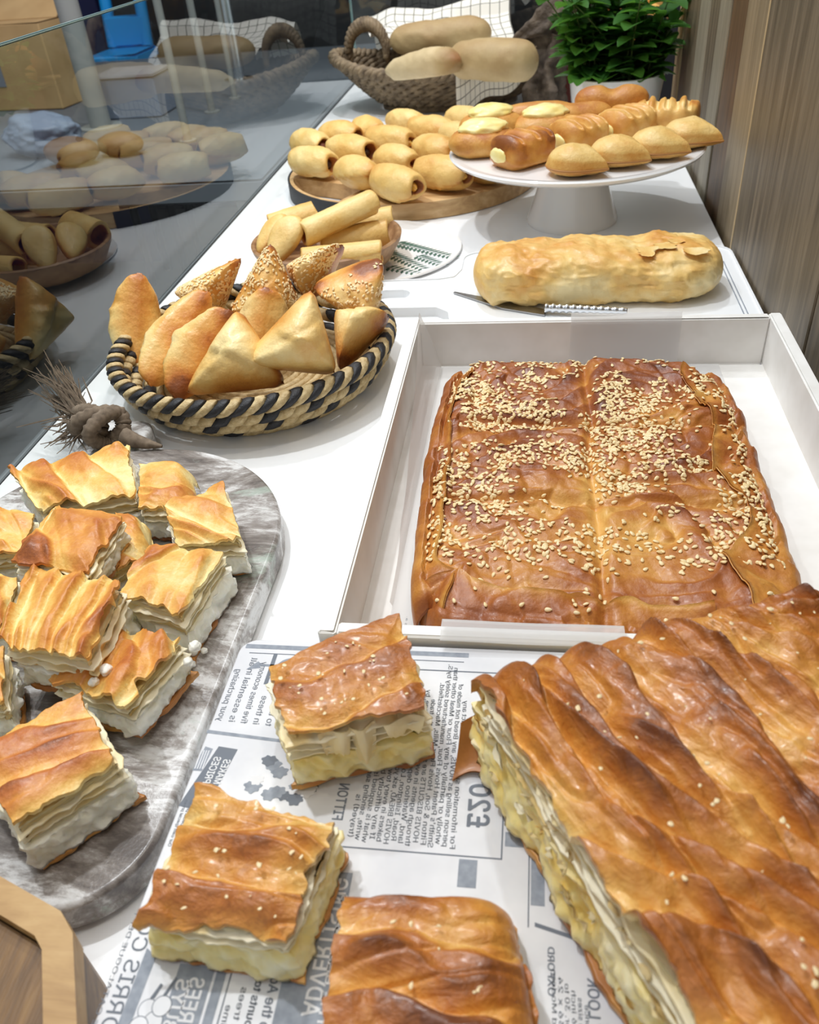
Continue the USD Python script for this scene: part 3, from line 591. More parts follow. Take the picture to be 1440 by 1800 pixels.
block(rect(-0.1190, -0.1060, 0.04, 0.1185), M_inkl); txt('TREES', -0.1135, 0.0960, 0.0052, M_inkw, True, adv=0.0185); txt('BUYS', -0.1180, 0.0965, 0.0046, M_inkw, True, adv=0.017)
txt('FREE CATALOGUE DEPT', -0.1424, 0.0890, 0.0017, M_ink, adv=0.046); txt('NORRIS CO', -0.1390, 0.0880, 0.0055, M_ink, False, adv=0.044)
block([(-0.1345, 0.045), (-0.1305, 0.045), (-0.1285, 0.1200), (-0.1330, 0.1225)], M_inkl)
for k, (cx, cy) in enumerate([(-0.1250, 0.1030), (-0.1218, 0.0995), (-0.1262, 0.0975), (-0.1228, 0.0940), (-0.1270, 0.0905), (-0.1205, 0.1045)]):
    block(list(Point(cx, cy).buffer(0.0034).exterior.coords), M_ink, 0.00003 + 0.00001 * k, 'printed_fruit'); block(list(Point(cx, cy).buffer(0.0031).exterior.coords), M_news, 0.000035 + 0.00001 * k, 'printed_fruit')
block([(-0.1255, 0.1065), (-0.1235, 0.1115), (-0.1225, 0.1110), (-0.1240, 0.1065)], M_ink, 0.0001); block([(-0.1215, 0.1075), (-0.1190, 0.1140), (-0.1180, 0.1135), (-0.1203, 0.1075)], M_ink, 0.0001)
# right of the near piece
txt('OXFORD', 0.0085, 0.1200, 0.0022, M_ink, True, adv=0.016); txt('PERFECT LOOK', 0.0215, 0.0930, 0.0036, M_ink, True, adv=0.034)
for k, s in enumerate(['Fine and Modern', 'In M. 36 x 24', '35, 36 pr. 30 to', 'with a 36 inch', 'double the sizes', 'Order at once']): txt(s, 0.0098 + 0.0021 * k, 0.0985, 0.0015, M_inkd, adv=0.030 - 0.002 * k)
block([(0.004, 0.1425), (0.020, 0.1385), (0.020, 0.1400), (0.004, 0.1440)], M_ink); block(rect(0.0015, 0.0020, 0.142, 0.176), M_ink)

# ------------------------------------------------------------------ cream pie: three cut pieces and the rest of the pie on the paper
QA = [(-0.0929, 0.1902, 0.0830), (-0.0388, 0.2076, 0.0830), (-0.0571, 0.2539, 0.0830), (-0.1094, 0.2236, 0.0830)]
QB = [(-0.1275, 0.1211, 0.0720), (-0.0761, 0.1183, 0.0720), (-0.0687, 0.1605, 0.0735), (-0.1236, 0.1693, 0.0735)]
QC = [(-0.0564, 0.0830, 0.0740), (0.0082, 0.0850, 0.0740), (-0.0040, 0.1415, 0.0740), (-0.0607, 0.1370, 0.0740)]
t, q, n = pie_piece('cream_pie_piece', 'tall cut cream pie piece in the middle of the printed paper, its layers gaping', QA, 0.0365, 301, None, M_crust, M_custard, split=0.50, fold=(40, 1.15, 0.0045), brown=0.62, sheets=3, res=120, bumps=0.0016, fill_amp=0.0032, bubble=0.0015, linset=0.0042)
flakes(t, q, n, 30, 1, 0.0045, 0.0009)
rngA = np.random.default_rng(31)
e = (q[1] - q[0]) / np.linalg.norm(q[1] - q[0]); o = -np.cross(n, e)
o = -o if np.dot(o, q[0] - q[3]) < 0 else o
for k, (s, w, dp, hh) in enumerate([(0.33, 0.013, 0.005, 0.013), (0.53, 0.011, 0.005, 0.019), (0.82, 0.017, 0.005, 0.007)]):
    p = q[0] + (q[1] - q[0]) * s
    u, v = np.meshgrid(np.linspace(-1, 1, 16), np.linspace(0, 1, 16), indexing='ij')
    wid = w * (1 - 0.30 * v) * 0.5; ragg = 0.0030 * F(P3(u * 3, v * 0, k), 1.7, k, 2)
    S = p + (u * wid)[..., None] * e + ((0.0002 + 0.0022 * np.sin(v * 2.2) * (1 - 0.4 * u * u) + 0.0016 * np.sin(u * 3 + k * 2) + 0.0008 * F(P3(u, v, k), 2, k, 2)))[..., None] * o - (dp + (hh + ragg) * v)[..., None] * n
    S2 = S - o * 0.0006; mm = 16 * 16; g = grid_faces(16, 16)
    obj('hanging_flake', (np.vstack([S.reshape(-1, 3), S2.reshape(-1, 3)]), np.vstack([g, g[:, ::-1] + mm])), M_layers, t, smooth=True, attr={'brown': np.r_[(0.15 + 0.2 * v).ravel(), (0.3 + 0.2 * v).ravel()]})
t, q, n = pie_piece('cream_pie_piece', 'cut cream pie piece nearest the wooden box, with thick shiny folds', QB, 0.026, 321, None, M_crust, M_custard, split=0.34, fold=(58, 1.62, 0.0070), brown=0.52, sheets=2, res=120, base=0.0018, bumps=0.0014, fill_amp=0.003, slope=0.003, warp=0.5, along=14.0, rag=0.0022)
flakes(t, q, n, 26, 2, 0.006, 0.0009)
t, q, n = pie_piece('cream_pie_piece', 'glossy cream pie corner piece with a rounded side at the bottom edge of the photo', QC, 0.028, 342, None, M_crust, M_custard, split=0.4, fold=(52, 1.72, 0.0065), brown=0.64, sheets=1, res=130, bumps=0.0010, roundside=('u1', 'v1'), roundr=0.017, warp=0.6, along=12.0, droop=0.001)
flakes(t, q, n, 16, 4, 0.004, 0.0009)

c0 = np.array((-0.0225, 0.2160)); e1 = np.array((0.487, -0.873)); e2 = np.array((0.873, 0.487)); ZB = 0.100
def bigc(a, b, z): return (*(c0 + e1 * a + e2 * b), z)
QBig = [bigc(0, 0, ZB), bigc(0.235, 0, ZB), bigc(0.235, 0.172, ZB), bigc(0, 0.172, ZB)]
QBig[3] = (0.1185, 0.2750, ZB - 0.004); QBig[2] = (0.198, 0.105, ZB - 0.002)
t = thing('large_cream_pie', 'large uncut remainder of the cream pie with a deeply folded glossy brown crust', 'pie', (0.09, 0.13, ZP))
q = np.array(QBig); n = np.array([0, 0, 1.0])
m, br = crust(q, n, 360, 300, 401, fold=(60, math.pi / 2 + 0.14, 0.0095), thick=0.0022, rag=0.0026, droop=0.003, brown=0.58, warp=0.9, bumps=0.0026, over=0.006, roundside=('u0', 'v1'), roundr=0.020, along=7.0, bubble=0.0012)
obj('top_crust', m, M_crustb, t, smooth=True, attr={'brown': br})
qb = q.copy(); d_ = (q[1] - q[0]) / np.linalg.norm(q[1] - q[0]); qb[0] += d_ * 0.013; qb[3] += d_ * 0.013; d_ = (q[0] - q[3]) / np.linalg.norm(q[0] - q[3]); qb[3] += d_ * 0.013; qb[2] += d_ * 0.013
m, tn = body(qb, n, 0.0045, 0.024, 30, 402, 'layers', per=200, amp=0.0022, inset=0.003, slope=0.002)
obj('pastry_layers', m, M_layers, t, smooth=True, attr={'brown': tn + 0.08})
for k in range(3):
    m, br = crust(shifted(qb, n, 0.006 + 0.006 * k, 0.0004), n, 130, 60, 410 + k, fold=(20, 0.5 * k, 0.002), thick=0.0007, rag=0.0018, droop=0.0015, brown=0.08, over=0.003, edge_pale=0.0)
    obj('flaky_sheet', m, M_layers, t, smooth=True, attr={'brown': np.clip(br, 0, 0.6)})
qf = q.copy(); qf[:, 2] = ZB
m, tn = body(qf, n, 0.024, ZB - ZP - 0.004, 22, 403, 'curds', per=200, amp=0.0034, inset=0.001, slope=0.003)
obj('filling', m, M_custard, t, smooth=True, attr={'brown': tn + 0.1})
m, br = crust(shifted(qf, n, ZB - ZP - 0.0040, 0.003), n, 120, 60, 404, fold=(20, 0, 0.0004), thick=0.0032, rag=0.002, droop=0.0, brown=0.6, over=0.004, bumps=0.0002)
obj('bottom_crust', m, M_base, t, smooth=True, attr={'brown': br})
rng = np.random.default_rng(88); ms, tone = [], []
e = (q[1] - q[0]) / np.linalg.norm(q[1] - q[0]); o = np.array([-e[1], e[0], 0]); o = o if o.dot(q[0] - q[3]) > 0 else -o
for k in range(70):
    s_, dep = rng.uniform(0.01, 0.99), rng.uniform(0.006, 0.044); c_ = q[0] + (q[1] - q[0]) * s_ - n * dep + o * (-0.0012 + 0.0024 * dep / 0.05)
    u, v = np.meshgrid(np.linspace(0, 1, 4), np.arange(12) * 2 * math.pi / 12, indexing='ij'); sz = rng.uniform(0.0018, 0.0046); R_ = u * sz * (1 + 0.5 * N(P3(np.cos(v), np.sin(v), k), 1.3, k))
    tw = rng.uniform(-0.5, 0.5); X_, Y_ = R_ * np.cos(v), R_ * np.sin(v) * rng.uniform(0.35, 0.6); X_, Y_ = X_ * math.cos(tw) - Y_ * math.sin(tw), X_ * math.sin(tw) + Y_ * math.cos(tw)
    S = c_ + X_[..., None] * e + Y_[..., None] * n + (0.0006 + 0.0018 * u ** 2 * (0.3 + N(P3(np.cos(v), np.sin(v), k), 1, k + 4)) + rng.uniform(0, 0.45) * Y_)[..., None] * o
    S = S.reshape(-1, 3); g = grid_faces(4, 12, closed_v=True); ms.append((np.vstack([S, S - o * 0.0005]), np.vstack([g, g[:, ::-1] + len(S)]))); tone.append(np.full(2 * len(S), rng.choice([0.0, 0.2, 0.35, 0.5, 0.75], p=[.25, .3, .25, .14, .06])))
obj('layer_chips', join(*ms), M_layers, t, smooth=True, attr={'brown': np.concatenate(tone)}, kind='stuff')
flakes(t, q, n, 120, 7, 0.0075, 0.0010)
u, v = np.meshgrid(np.linspace(0, 1, 20), np.linspace(0, 1, 14), indexing='ij')
S = np.stack([-0.027 + 0.016 * v - 0.003 * u, 0.2145 - 0.016 * u + 0.004 * np.sin(v * 3), 0.0475 + 0.017 * (1 - u) ** 2 + 0.003 * v], -1)
g = grid_faces(20, 14); obj('corner_flap', (np.vstack([S.reshape(-1, 3), S.reshape(-1, 3) - (0, 0, 0.0009)]), np.vstack([g, g[:, ::-1] + 280])), M_base, t, smooth=True, attr={'brown': np.full(560, 0.55)}, label='browned bottom flap sticking out at the near corner')

# ------------------------------------------------------------------ white tray with the sesame pie
t = thing('white_tray', 'white painted wooden tray with low walls, holding the sesame pie', 'tray', (0.046, 0.46, 0))
TX0, TX1, TY0, TY1, TH = -0.104, 0.194, 0.2765, 0.642, 0.050
obj('floor_panel', bevel_box(TX0 + 0.004, TX1 - 0.004, TY0 + 0.004, TY1 - 0.004, 0.001, 0.010, 0.001), M_paint, t)
obj('side_wall', bevel_box(TX0, TX0 + 0.0095, TY0, TY1, 0.0, TH, 0.0012), M_paint, t)
obj('side_wall', bevel_box(TX1 - 0.0095, TX1, TY0, TY1, 0.0, TH, 0.0012), M_paint, t)
obj('end_wall', bevel_box(TX0 + 0.0096, TX1 - 0.0096, TY1 - 0.0085, TY1, 0.0, TH - 0.0005, 0.0012), M_paint, t)
obj('end_wall', bevel_box(TX0 + 0.0096, TX1 - 0.0096, TY0, TY0 + 0.0085, 0.0, TH - 0.0005, 0.0012), M_paint, t)
for x, y in ((0.183, 0.631), (0.191, 0.50)): obj('nail_head', tm(trimesh.creation.icosphere(1, 0.0008).apply_translation((x, y, TH - 0.04 if y > .6 else TH))), M_steel, t)

def sheet_strip(path, x0, x1, nx, name, parent, seed, wob=0.0008, thick=0.0003, along='x'):
    """Thin paper following a path of (y, z) points between x0 and x1 (or (x, z) points between y0 and y1)."""
    path = np.array(path, float); tt = np.linspace(0, len(path) - 1, 6 * len(path)); py = np.interp(tt, np.arange(len(path)), path[:, 0]); pz = np.interp(tt, np.arange(len(path)), path[:, 1])
    X, I = np.meshgrid(np.linspace(x0, x1, nx), np.arange(len(tt)), indexing='ij')
    Y, Z = py[I], pz[I]; Z = Z + wob * (0.5 + F(P3(X, Y, 0), 25, seed, 2)); A = np.stack([X, Y, Z] if along == 'x' else [Y, X, Z], -1).reshape(-1, 3)
    B = A - (0, 0, thick); g = grid_faces(nx, len(tt)); return obj(name, (np.vstack([A, B]), np.vstack([g, g[:, ::-1] + len(A)])), M_parch, parent, smooth=True)
t = thing('parchment_sheet', 'white baking parchment under the sesame pie, standing up along the tray walls', 'baking paper', (0.046, 0.46, 0.0105))
sheet_strip([(0.292, 0.0112), (0.63, 0.0112)], -0.078, 0.150, 20, 'lying_part', t, 1, 0.0003)
def upstand(seed, y0, y1, h0, h1, name):
    Y, I = np.meshgrid(np.linspace(y0, y1, 30), np.linspace(0, 1, 16), indexing='ij'); H_ = h0 + (h1 - h0) * ((Y - y0) / (y1 - y0)) ** 1.5
    Z_ = 0.0115 + I * H_; X_ = -0.0778 - 0.014 * I ** 1.3 * H_ / 0.045 + 0.0010 * F(P3(Y, Z_, 0), 30, seed, 2) * I; A = np.stack([X_, Y, Z_], -1).reshape(-1, 3); g = grid_faces(30, 16)
    obj(name, (np.vstack([A, A + (0.0003, 0, 0)]), np.vstack([g, g[:, ::-1] + len(A)])), M_parch, t, smooth=True)
upstand(2, 0.335, 0.628, 0.004, 0.050, 'left_upstand')
sheet_strip([(0.630, 0.0115), (0.6315, 0.03), (0.6325, 0.046), (0.6335, 0.0515), (0.636, 0.0545)], 0.030, 0.117, 16, 'back_upstand', t, 3, 0.0012)
sheet_strip([(0.290, 0.046), (0.285, 0.0530), (0.2775, 0.0535), (0.2725, 0.0510)], -0.042, 0.045, 16, 'front_flap', t, 4, 0.0006)

PX0, PX1, PY0, PY1 = -0.067, 0.141, 0.293, 0.592
sp = thing('sesame_pie', 'rectangular golden pie scored in six, sprinkled with sesame seeds, in the white tray', 'pie', (0.037, 0.44, 0.012))
def pie_z(X, Y):
    s, tt = (X - PX0) / (PX1 - PX0), (Y - PY0) / (PY1 - PY0)
    sx = s - 0.505 - 0.012 * N(P3(Y * 20, 0 * Y, 1), 1, 3); seams = [tt - 0.66 - 0.012 * N(P3(X * 25, 0 * X, 2), 1, 5), tt - 0.36 - 0.012 * N(P3(X * 25, 0 * X, 4), 1, 6)]
    h = 0.0290 + 0.003 * F(P3(X, Y, 0), 16, 7, 2)
    h = h - 0.0042 * np.exp(-(sx * 0.207 / 0.0032) ** 2)
    for q_ in seams: h = h - 0.0050 * np.exp(-(q_ * 0.302 / 0.0045) ** 2) * (np.abs(sx) < 0.44)
    f, c, w = fold_field(Y, X, 34, 77, 0.8, 10.0)
    h = h + 0.0042 * (f - 0.4) * sm(np.abs(sx) * 0.207, 0.001, 0.012)
    f2, c2, w2 = fold_field(X + 0.4 * Y, Y, 26, 79, 0.9, 12.0)
    h = h + 0.0018 * (f2 - 0.4) + 0.0009 * F(P3(X, Y, 1), 90, 8, 3)
    dx = np.minimum(X - PX0, PX1 - X); dy = np.minimum(Y - PY0, PY1 - Y)
    R = 0.021; qx, qy = np.clip(1 - dx / R, 0, 1), np.clip(1 - dy / R, 0, 1); q = np.clip(np.sqrt(qx ** 2.6 + qy ** 2.6), 0, 1)
    return 0.0125 + np.maximum(h, 0.01) * np.sqrt(np.clip(1 - q ** 2.4, 0.0, 1)) + 0.0, f
nu, nv = 210, 290
u, v = np.meshgrid(np.linspace(0, 1, nu), np.linspace(0, 1, nv), indexing='ij')
u, v = [0.5 + 0.5 * np.sign(x - 0.5) * (1 - (1 - np.abs(2 * x - 1)) ** 1.35) for x in (u, v)]
X, Y = PX0 + u * (PX1 - PX0), PY0 + v * (PY1 - PY0)
Z, fh = pie_z(X, Y)
# superellipse corners, wavy outline
cx, cy, hx, hy = (PX0 + PX1) / 2, (PY0 + PY1) / 2, (PX1 - PX0) / 2, (PY1 - PY0) / 2
def outline(X, Y):
    a, b = (X - cx) / hx, (Y - cy) / hy; m_ = np.maximum(np.abs(a), np.abs(b)) + 1e-9; r = (np.abs(a) ** 7 + np.abs(b) ** 7) ** (1 / 7) + 1e-9
    k = m_ / r; w = 1 + m_ ** 6 * (0.018 * N(P3(np.arctan2(b, a) * 2.4, 0 * a, 0), 1, 12) + 0.010 * N(P3(np.arctan2(b, a) * 8, 0 * a, 3), 1, 13))
    return cx + a * k * w * hx, cy + b * k * w * hy
XO, YO = outline(X, Y)
top = np.stack([XO, YO, Z], -1).reshape(-1, 3); bot = top.copy(); bot[:, 2] = 0.0122; bot[:, :2] = np.array([cx, cy]) + (bot[:, :2] - [cx, cy]) * 0.992
g = grid_faces(nu, nv); m_ = nu * nv; idx = np.arange(m_).reshape(nu, nv); loop = np.r_[idx[:-1, 0], idx[-1, :-1], idx[:0:-1, -1], idx[0, :0:-1]]; l2 = np.roll(loop, -1)
br = 0.40 + 0.40 * (fh - 0.4) + 0.38 * F(P3(X, Y, 3), 22, 15, 3) - 0.22 * np.exp(-((u - 0.505) * 0.207 / 0.006) ** 2) - 0.16 * np.exp(-((v - 0.66) * 0.302 / 0.007) ** 2) - 0.16 * np.exp(-((v - 0.36) * 0.302 / 0.007) ** 2) + 0.10
obj('crust', (np.vstack([top, bot]), np.vstack([g[:, ::-1], g + m_, np.c_[loop, l2, loop + m_], np.c_[l2, l2 + m_, loop + m_]])), M_sespie, sp, smooth=True, attr={'brown': np.r_[br.ravel(), br.ravel()]})
def border(pts, inward, width, seed, name='edge_fold', drop=0.020):
    """A folded strip of dough lying on the pie's border and turning down its side; pts run along the edge."""
    pts = np.array(pts, float); L_ = np.r_[0, np.cumsum(np.linalg.norm(np.diff(pts, axis=0), axis=1))]; M = 110
    s = np.linspace(0, L_[-1], M); P = np.c_[np.interp(s, L_, pts[:, 0]), np.interp(s, L_, pts[:, 1])]; nacross = 16
    A = np.linspace(0, 1, nacross); S, a = np.meshgrid(np.arange(M), A, indexing='ij'); ss = s[S]
    w = width * (1 + 0.35 * N(P3(ss * 22, 0 * ss, seed), 1, seed) + 0.12 * N(P3(ss * 80, 0 * ss, seed), 1, seed + 1))
    inn = np.array(inward); off = np.where(a < 0.72, w * (1 - a / 0.72), 0.0)
    XX, YY = P[S, 0] + inn[0] * off, P[S, 1] + inn[1] * off
    zz, _ = pie_z(np.clip(XX + inn[0] * 0.006 * (off < 0.006), PX0 + 0.004, PX1 - 0.004), np.clip(YY + inn[1] * 0.006 * (off < 0.006), PY0 + 0.004, PY1 - 0.004))
    ox, oy = outline(XX, YY)
    lip = 0.0026 * np.exp(-(a / 0.12) ** 2) + 0.0008
    dn = np.clip((a - 0.62) / 0.38, 0, 1); zz = np.maximum(zz + lip + 0.0006 * F(P3(XX, YY, 0), 110, seed, 2) - drop * dn ** 1.6, 0.0145)
    out = 0.0022 * np.sin(dn * math.pi * 0.6)
    W = np.stack([ox - inn[0] * out, oy - inn[1] * out, zz], -1).reshape(-1, 3); B = W + np.array([inn[0] * 0.0005, inn[1] * 0.0005, -0.0012]); g = grid_faces(M, nacross)
    lo = np.r_[np.arange(M) * nacross]; side = np.vstack([np.c_[lo[:-1], lo[1:], lo[:-1] + M * nacross], np.c_[lo[1:], lo[1:] + M * nacross, lo[:-1] + M * nacross]])
    br = 0.46 + 0.35 * F(P3(XX, YY, 9), 40, seed + 3, 3) - 0.25 * np.exp(-(a / 0.1) ** 2)
    return obj(name, (np.vstack([W, B]), np.vstack([g, g[:, ::-1] + M * nacross, side])), M_sespie, sp, smooth=True, attr={'brown': np.r_[br.ravel(), br.ravel()]})
border([(PX1, PY0 + 0.012), (PX1, PY1 - 0.016)], (-1, 0), 0.024, 21)
border([(PX0, PY1 - 0.014), (PX0, PY0 + 0.006)], (1, 0), 0.016, 25)
border([(PX0 + 0.004, PY0), (PX1 - 0.05, PY0)], (0, 1), 0.026, 28)

# sesame seeds: the nearest three hundred as parts, the rest joined
rng = np.random.default_rng(17)
SEED = trimesh.creation.icosphere(1); sv = np.array(SEED.vertices) * (0.0019, 0.00112, 0.0007); sv[:, 1] *= 1 - 0.32 * sv[:, 0] / 0.0019; SF = np.array(SEED.faces)
cand = np.c_[rng.uniform(PX0 + 0.005, PX1 - 0.003, 15000), rng.uniform(PY0 + 0.008, PY1 - 0.004, 15000)]
s_, t_ = (cand[:, 0] - PX0) / (PX1 - PX0), (cand[:, 1] - PY0) / (PY1 - PY0)
dens = sm(meshkit.fbm(np.c_[cand * 34, np.zeros(len(cand))], 3, 31), 0.34, 0.66) * (0.24 + 0.60 * sm(t_, 0.05, 0.55)) + 0.55 * sm(s_, 0.88, 0.95) * sm(t_, 0.10, 0.4) * sm(meshkit.fbm(np.c_[cand * 50, np.ones(len(cand))], 2, 5), 0.3, 0.5)
dens *= np.where((t_ > 0.88), 0.35, 1.0) * np.where((t_ < 0.14), 0.25, 1.0)
cand = cand[rng.uniform(0, 1, len(cand)) < dens * 0.74]
zz, _ = pie_z(cand[:, 0], cand[:, 1]); zx, _ = pie_z(cand[:, 0] + 0.001, cand[:, 1]); zy, _ = pie_z(cand[:, 0], cand[:, 1] + 0.001)
ox, oy = outline(cand[:, 0], cand[:, 1])
edge = np.where((s_ > 2), 0, 0)
order = np.argsort(cand[:, 1]); rest = []
for r, k in enumerate(order):
    nrm = np.array([-(zx[k] - zz[k]) / 0.001, -(zy[k] - zz[k]) / 0.001, 1.0]); nrm /= np.linalg.norm(nrm)
    a = rng.uniform(0, 2 * math.pi); x = np.array([math.cos(a), math.sin(a), 0]); x -= nrm * x.dot(nrm); x /= np.linalg.norm(x); y = np.cross(nrm, x)
    sx_ = cand[k, 0]; lift = 0.0004
    if sx_ > PX1 - 0.024 or sx_ < PX0 + 0.016: lift = 0.0019
    if cand[k, 1] < PY0 + 0.024: lift = 0.0019
    V = sv * rng.uniform(0.85, 1.12) @ np.array([x, y, nrm]) + np.array([ox[k], oy[k], zz[k] + lift])
    if r < 300: obj('sesame_seed', (V, SF), M_seed, sp, smooth=True)
    else: rest.append((V, SF))
obj('sesame_seeds', join(*rest), M_seed, sp, smooth=True, kind='stuff')

# ------------------------------------------------------------------ strudel on the white cutting board, knife
t = thing('cutting_board', 'white plastic cutting board with a slotted handle, under the strudel loaf', 'cutting board', (0.06, 0.78, 0))
bd = rounded(-0.079, 0.2055, 0.652, 0.905, 0.02)
neck = Polygon([(-0.178, 0.757), (-0.178, 0.829), (-0.10, 0.831), (-0.085, 0.836), (-0.079, 0.855), (-0.07, 0.86), (-0.07, 0.722), (-0.079, 0.722), (-0.0825, 0.745), (-0.095, 0.7565)])
shape = bd.union(neck).buffer(0.004).buffer(-0.004).buffer(-0.003).buffer(0.003)
hole = rounded(-0.162, -0.126, 0.782, 0.805, 0.0105)
shape = shape.difference(hole).simplify(0.0003)
obj('board', extrude(shape, 0.0, 0.0085), M_plastic, t, smooth=40)
rimp = shape.exterior.buffer(0.0018).intersection(shape)
obj('raised_edge', extrude(rimp.simplify(0.0003), 0.0085, 0.0098), M_plastic, t)
grv = [obj('groove_mark', bevel_box(0.1885 + 0.0035 * k, 0.1895 + 0.0035 * k, 0.66, 0.86, 0.00852, 0.0089, 0.0001), M_inkl, t) for k in range(2)]

def along_x(length, prof, ry, rz, seed, nx=60, na=48, power=2.4, rough=0.002, rscale=40, bend=0.0, flat=0.75, step=0.0, brown=0.4, bvar=0.4, extra=None):
    """A loaf along x: prof(s) scales the section; flat cuts the underside; step adds a rolled-over seam."""
    s = np.linspace(-1, 1, nx); s = np.sin(s * math.pi / 2); a = np.arange(na) * 2 * math.pi / na
    S, A = np.meshgrid(s, a, indexing='ij'); c, d = np.cos(A), np.sin(A)
    R = (np.abs(c) ** power + np.abs(d) ** power) ** (-1 / power) * (1 + step * (A / (2 * math.pi) - 0.5))
    k = prof(S)
    Yl, Zl = c * R * ry * k, d * R * rz * k
    Zl = np.maximum(Zl, -rz * flat * np.minimum(1, k * 1.2)); Xl = S * length / 2
    p = P3(Xl, Yl, Zl); nn = np.stack([0 * S, c, d], -1)
    p = p + nn * (rough * F(p, rscale, seed, 3) * np.minimum(1, k * 1.5))[..., None]
    br = brown + bvar * F(p, rscale * (0.55 if nx > 180 else 0.9), seed + 4, 3) + 0.12 * d
    if extra is not None: p, br = extra(p, br, S, A)
    p[..., 1] += bend * (S ** 2 - 0.4)
    p[..., 2] = np.maximum(p[..., 2] + rz * flat, 0.0)
    n0 = len(s) * na; v = np.vstack([p.reshape(-1, 3), p[0].mean(0), p[-1].mean(0)]); f = grid_faces(nx, na, closed_v=True); i = np.arange(na); j = (i + 1) % na
    f = np.vstack([f, np.c_[i, j, np.full(na, n0)], np.c_[n0 - na + j, n0 - na + i, np.full(na, n0 + 1)]])
    return (v, f), np.r_[br.ravel(), br[0].mean(), br[-1].mean()]
def endround(e, lo=0.0): return lambda S: lo + (1 - lo) * (1 - np.abs(S) ** e) ** 0.5

t = thing('strudel_loaf', 'long pale golden flaky strudel loaf on the white cutting board', 'strudel', (0.06, 0.79, 0.0085))
def strud(p, br, S, A):
    w = 0.0022 * sm(np.sin(p[..., 0] * 70 + 2.5 * np.sin(A * 1.0) + 30 * p[..., 1] + 3 * N(p, 25, 3)), 0.0, 0.9) + 0.0012 * np.clip(1 - np.abs(N(p * np.array([1, 2.2, 2.2]), 70, 9)) * 4, 0, 1) - 0.0025 * np.exp(-((p[..., 0] - 0.042) / 0.012) ** 2) * (np.sin(A) > 0)
    return p + np.stack([0 * S, np.cos(A), np.sin(A)], -1) * (w * (1 - np.abs(S) ** 8))[..., None], br + 22 * w - 0.04
ZS0 = 0.0088 + 0.024 * 0.88
m, br = along_x(0.238, endround(8), 0.0475, 0.024, 501, 190, 130, 2.8, 0.0046, 60, 0.0, 0.88, 0.05, 0.30, 0.55, strud)
obj('pastry', place(m, (0.0585, 0.796, 0.0088), 0.03), M_puff, t, smooth=True, attr={'brown': br})
rng = np.random.default_rng(52)
for k in range(4):
    cx_, cy_ = rng.uniform(-0.03, 0.15), rng.uniform(0.762, 0.805)
    if k < 4: cx_ = 0.105 + 0.013 * k; cy_ = 0.772 + 0.010 * (k % 3)
    u, v = np.meshgrid(np.linspace(0, 1, 12), np.arange(30) * 2 * math.pi / 30, indexing='ij'); rad = u * (1 + 0.55 * N(P3(np.cos(v) * 1.0, np.sin(v) * 1.0, k * 3.3), 1, k) + 0.18 * N(P3(np.cos(v) * 5, np.sin(v) * 5, k), 1, k + 3))
    sc_ = rng.uniform(0.006, 0.011); fx, fy = cx_ + rad * np.cos(v) * sc_ * 1.25, cy_ + rad * np.sin(v) * sc_ * 0.8
    yy = np.clip((fy - 0.796) / 0.0475, -0.97, 0.97); fz = ZS0 + 0.024 * (1 - np.abs(yy) ** 3) ** (1 / 3) + 0.0016 + 0.0008 * u ** 2 * (0.4 + 0.8 * N(P3(np.cos(v), np.sin(v), k), 1.5, k + 50))
    A_ = np.stack([fx, fy, fz], -1).reshape(-1, 3); g = grid_faces(12, 30, closed_v=True); br = (0.28 + 0.5 * F(P3(fx, fy, 0), 60, k, 2)).ravel()
    obj('loose_flake', (np.vstack([A_, A_ - (0, 0, 0.0004)]), np.vstack([g, g[:, ::-1] + len(A_)])), M_puff, t, smooth=True, attr={'brown': np.r_[br, br]})

t = thing('knife', 'small steel knife with a ridged silver handle in front of the strudel loaf', 'knife', (0.0, 0.745, 0.0088))
bl = Polygon([(-0.081, 0.7905), (-0.0795, 0.7925), (-0.04, 0.7725), (0.012, 0.7445), (0.010, 0.7325), (-0.03, 0.7495)])
obj('blade', extrude(bl, 0.0092, 0.0106), M_steel, t)
hx_ = np.linspace(0, 1, 60); hp_ = np.c_[0.010 + 0.075 * hx_, 0.7385 - 0.011 * hx_, np.full(60, 0.0150)]
obj('handle', tube(hp_, 0.0042 * (1 + 0.16 * np.sin(hx_ * 75)) * (1 - 0.25 * hx_), 14), M_chrome, t, smooth=True)

# ------------------------------------------------------------------ leaf-printed plate, wooden bowl of rolled pastries
t = thing('leaf_printed_plate', 'flat white round plate printed with green fern sprigs, under the wooden bowl', 'plate', (-0.188, 0.937, 0))
obj('dish', lathe([(0.0, 0.0), (0.095, 0.0), (0.104, 0.003), (0.1035, 0.0042), (0.095, 0.0026), (0.0, 0.0024)], -0.188, 0.937, 72), M_porc, t, smooth=40)
def sprig(x0, y0, x1, y1, n, size):
    d = np.array([x1 - x0, y1 - y0]); L_ = np.linalg.norm(d); d /= L_; pz = np.array([-d[1], d[0]])
    polys = [Polygon([(x0 + pz[0] * 0.0004, y0 + pz[1] * 0.0004), (x1, y1), (x0 - pz[0] * 0.0004, y0 - pz[1] * 0.0004)])]
    for k in range(n):
        f = (k + 0.5) / n; b = np.array([x0, y0]) + d * L_ * f
        for sg in (-1, 1):
            tip = b + (d * 0.6 + pz * sg) * size * (1 - 0.35 * f); q_ = (tip - b); w = np.array([-q_[1], q_[0]]) * 0.22
            polys.append(Polygon([b, b + q_ * 0.45 + w, tip, b + q_ * 0.45 - w]))
    ms = [tm(trimesh.creation.extrude_polygon(pg, 0.0001, engine='earcut').apply_translation((0, 0, 0.00262))) for pg in polys]
    obj('printed_sprig', join(*ms), M_fern, t)
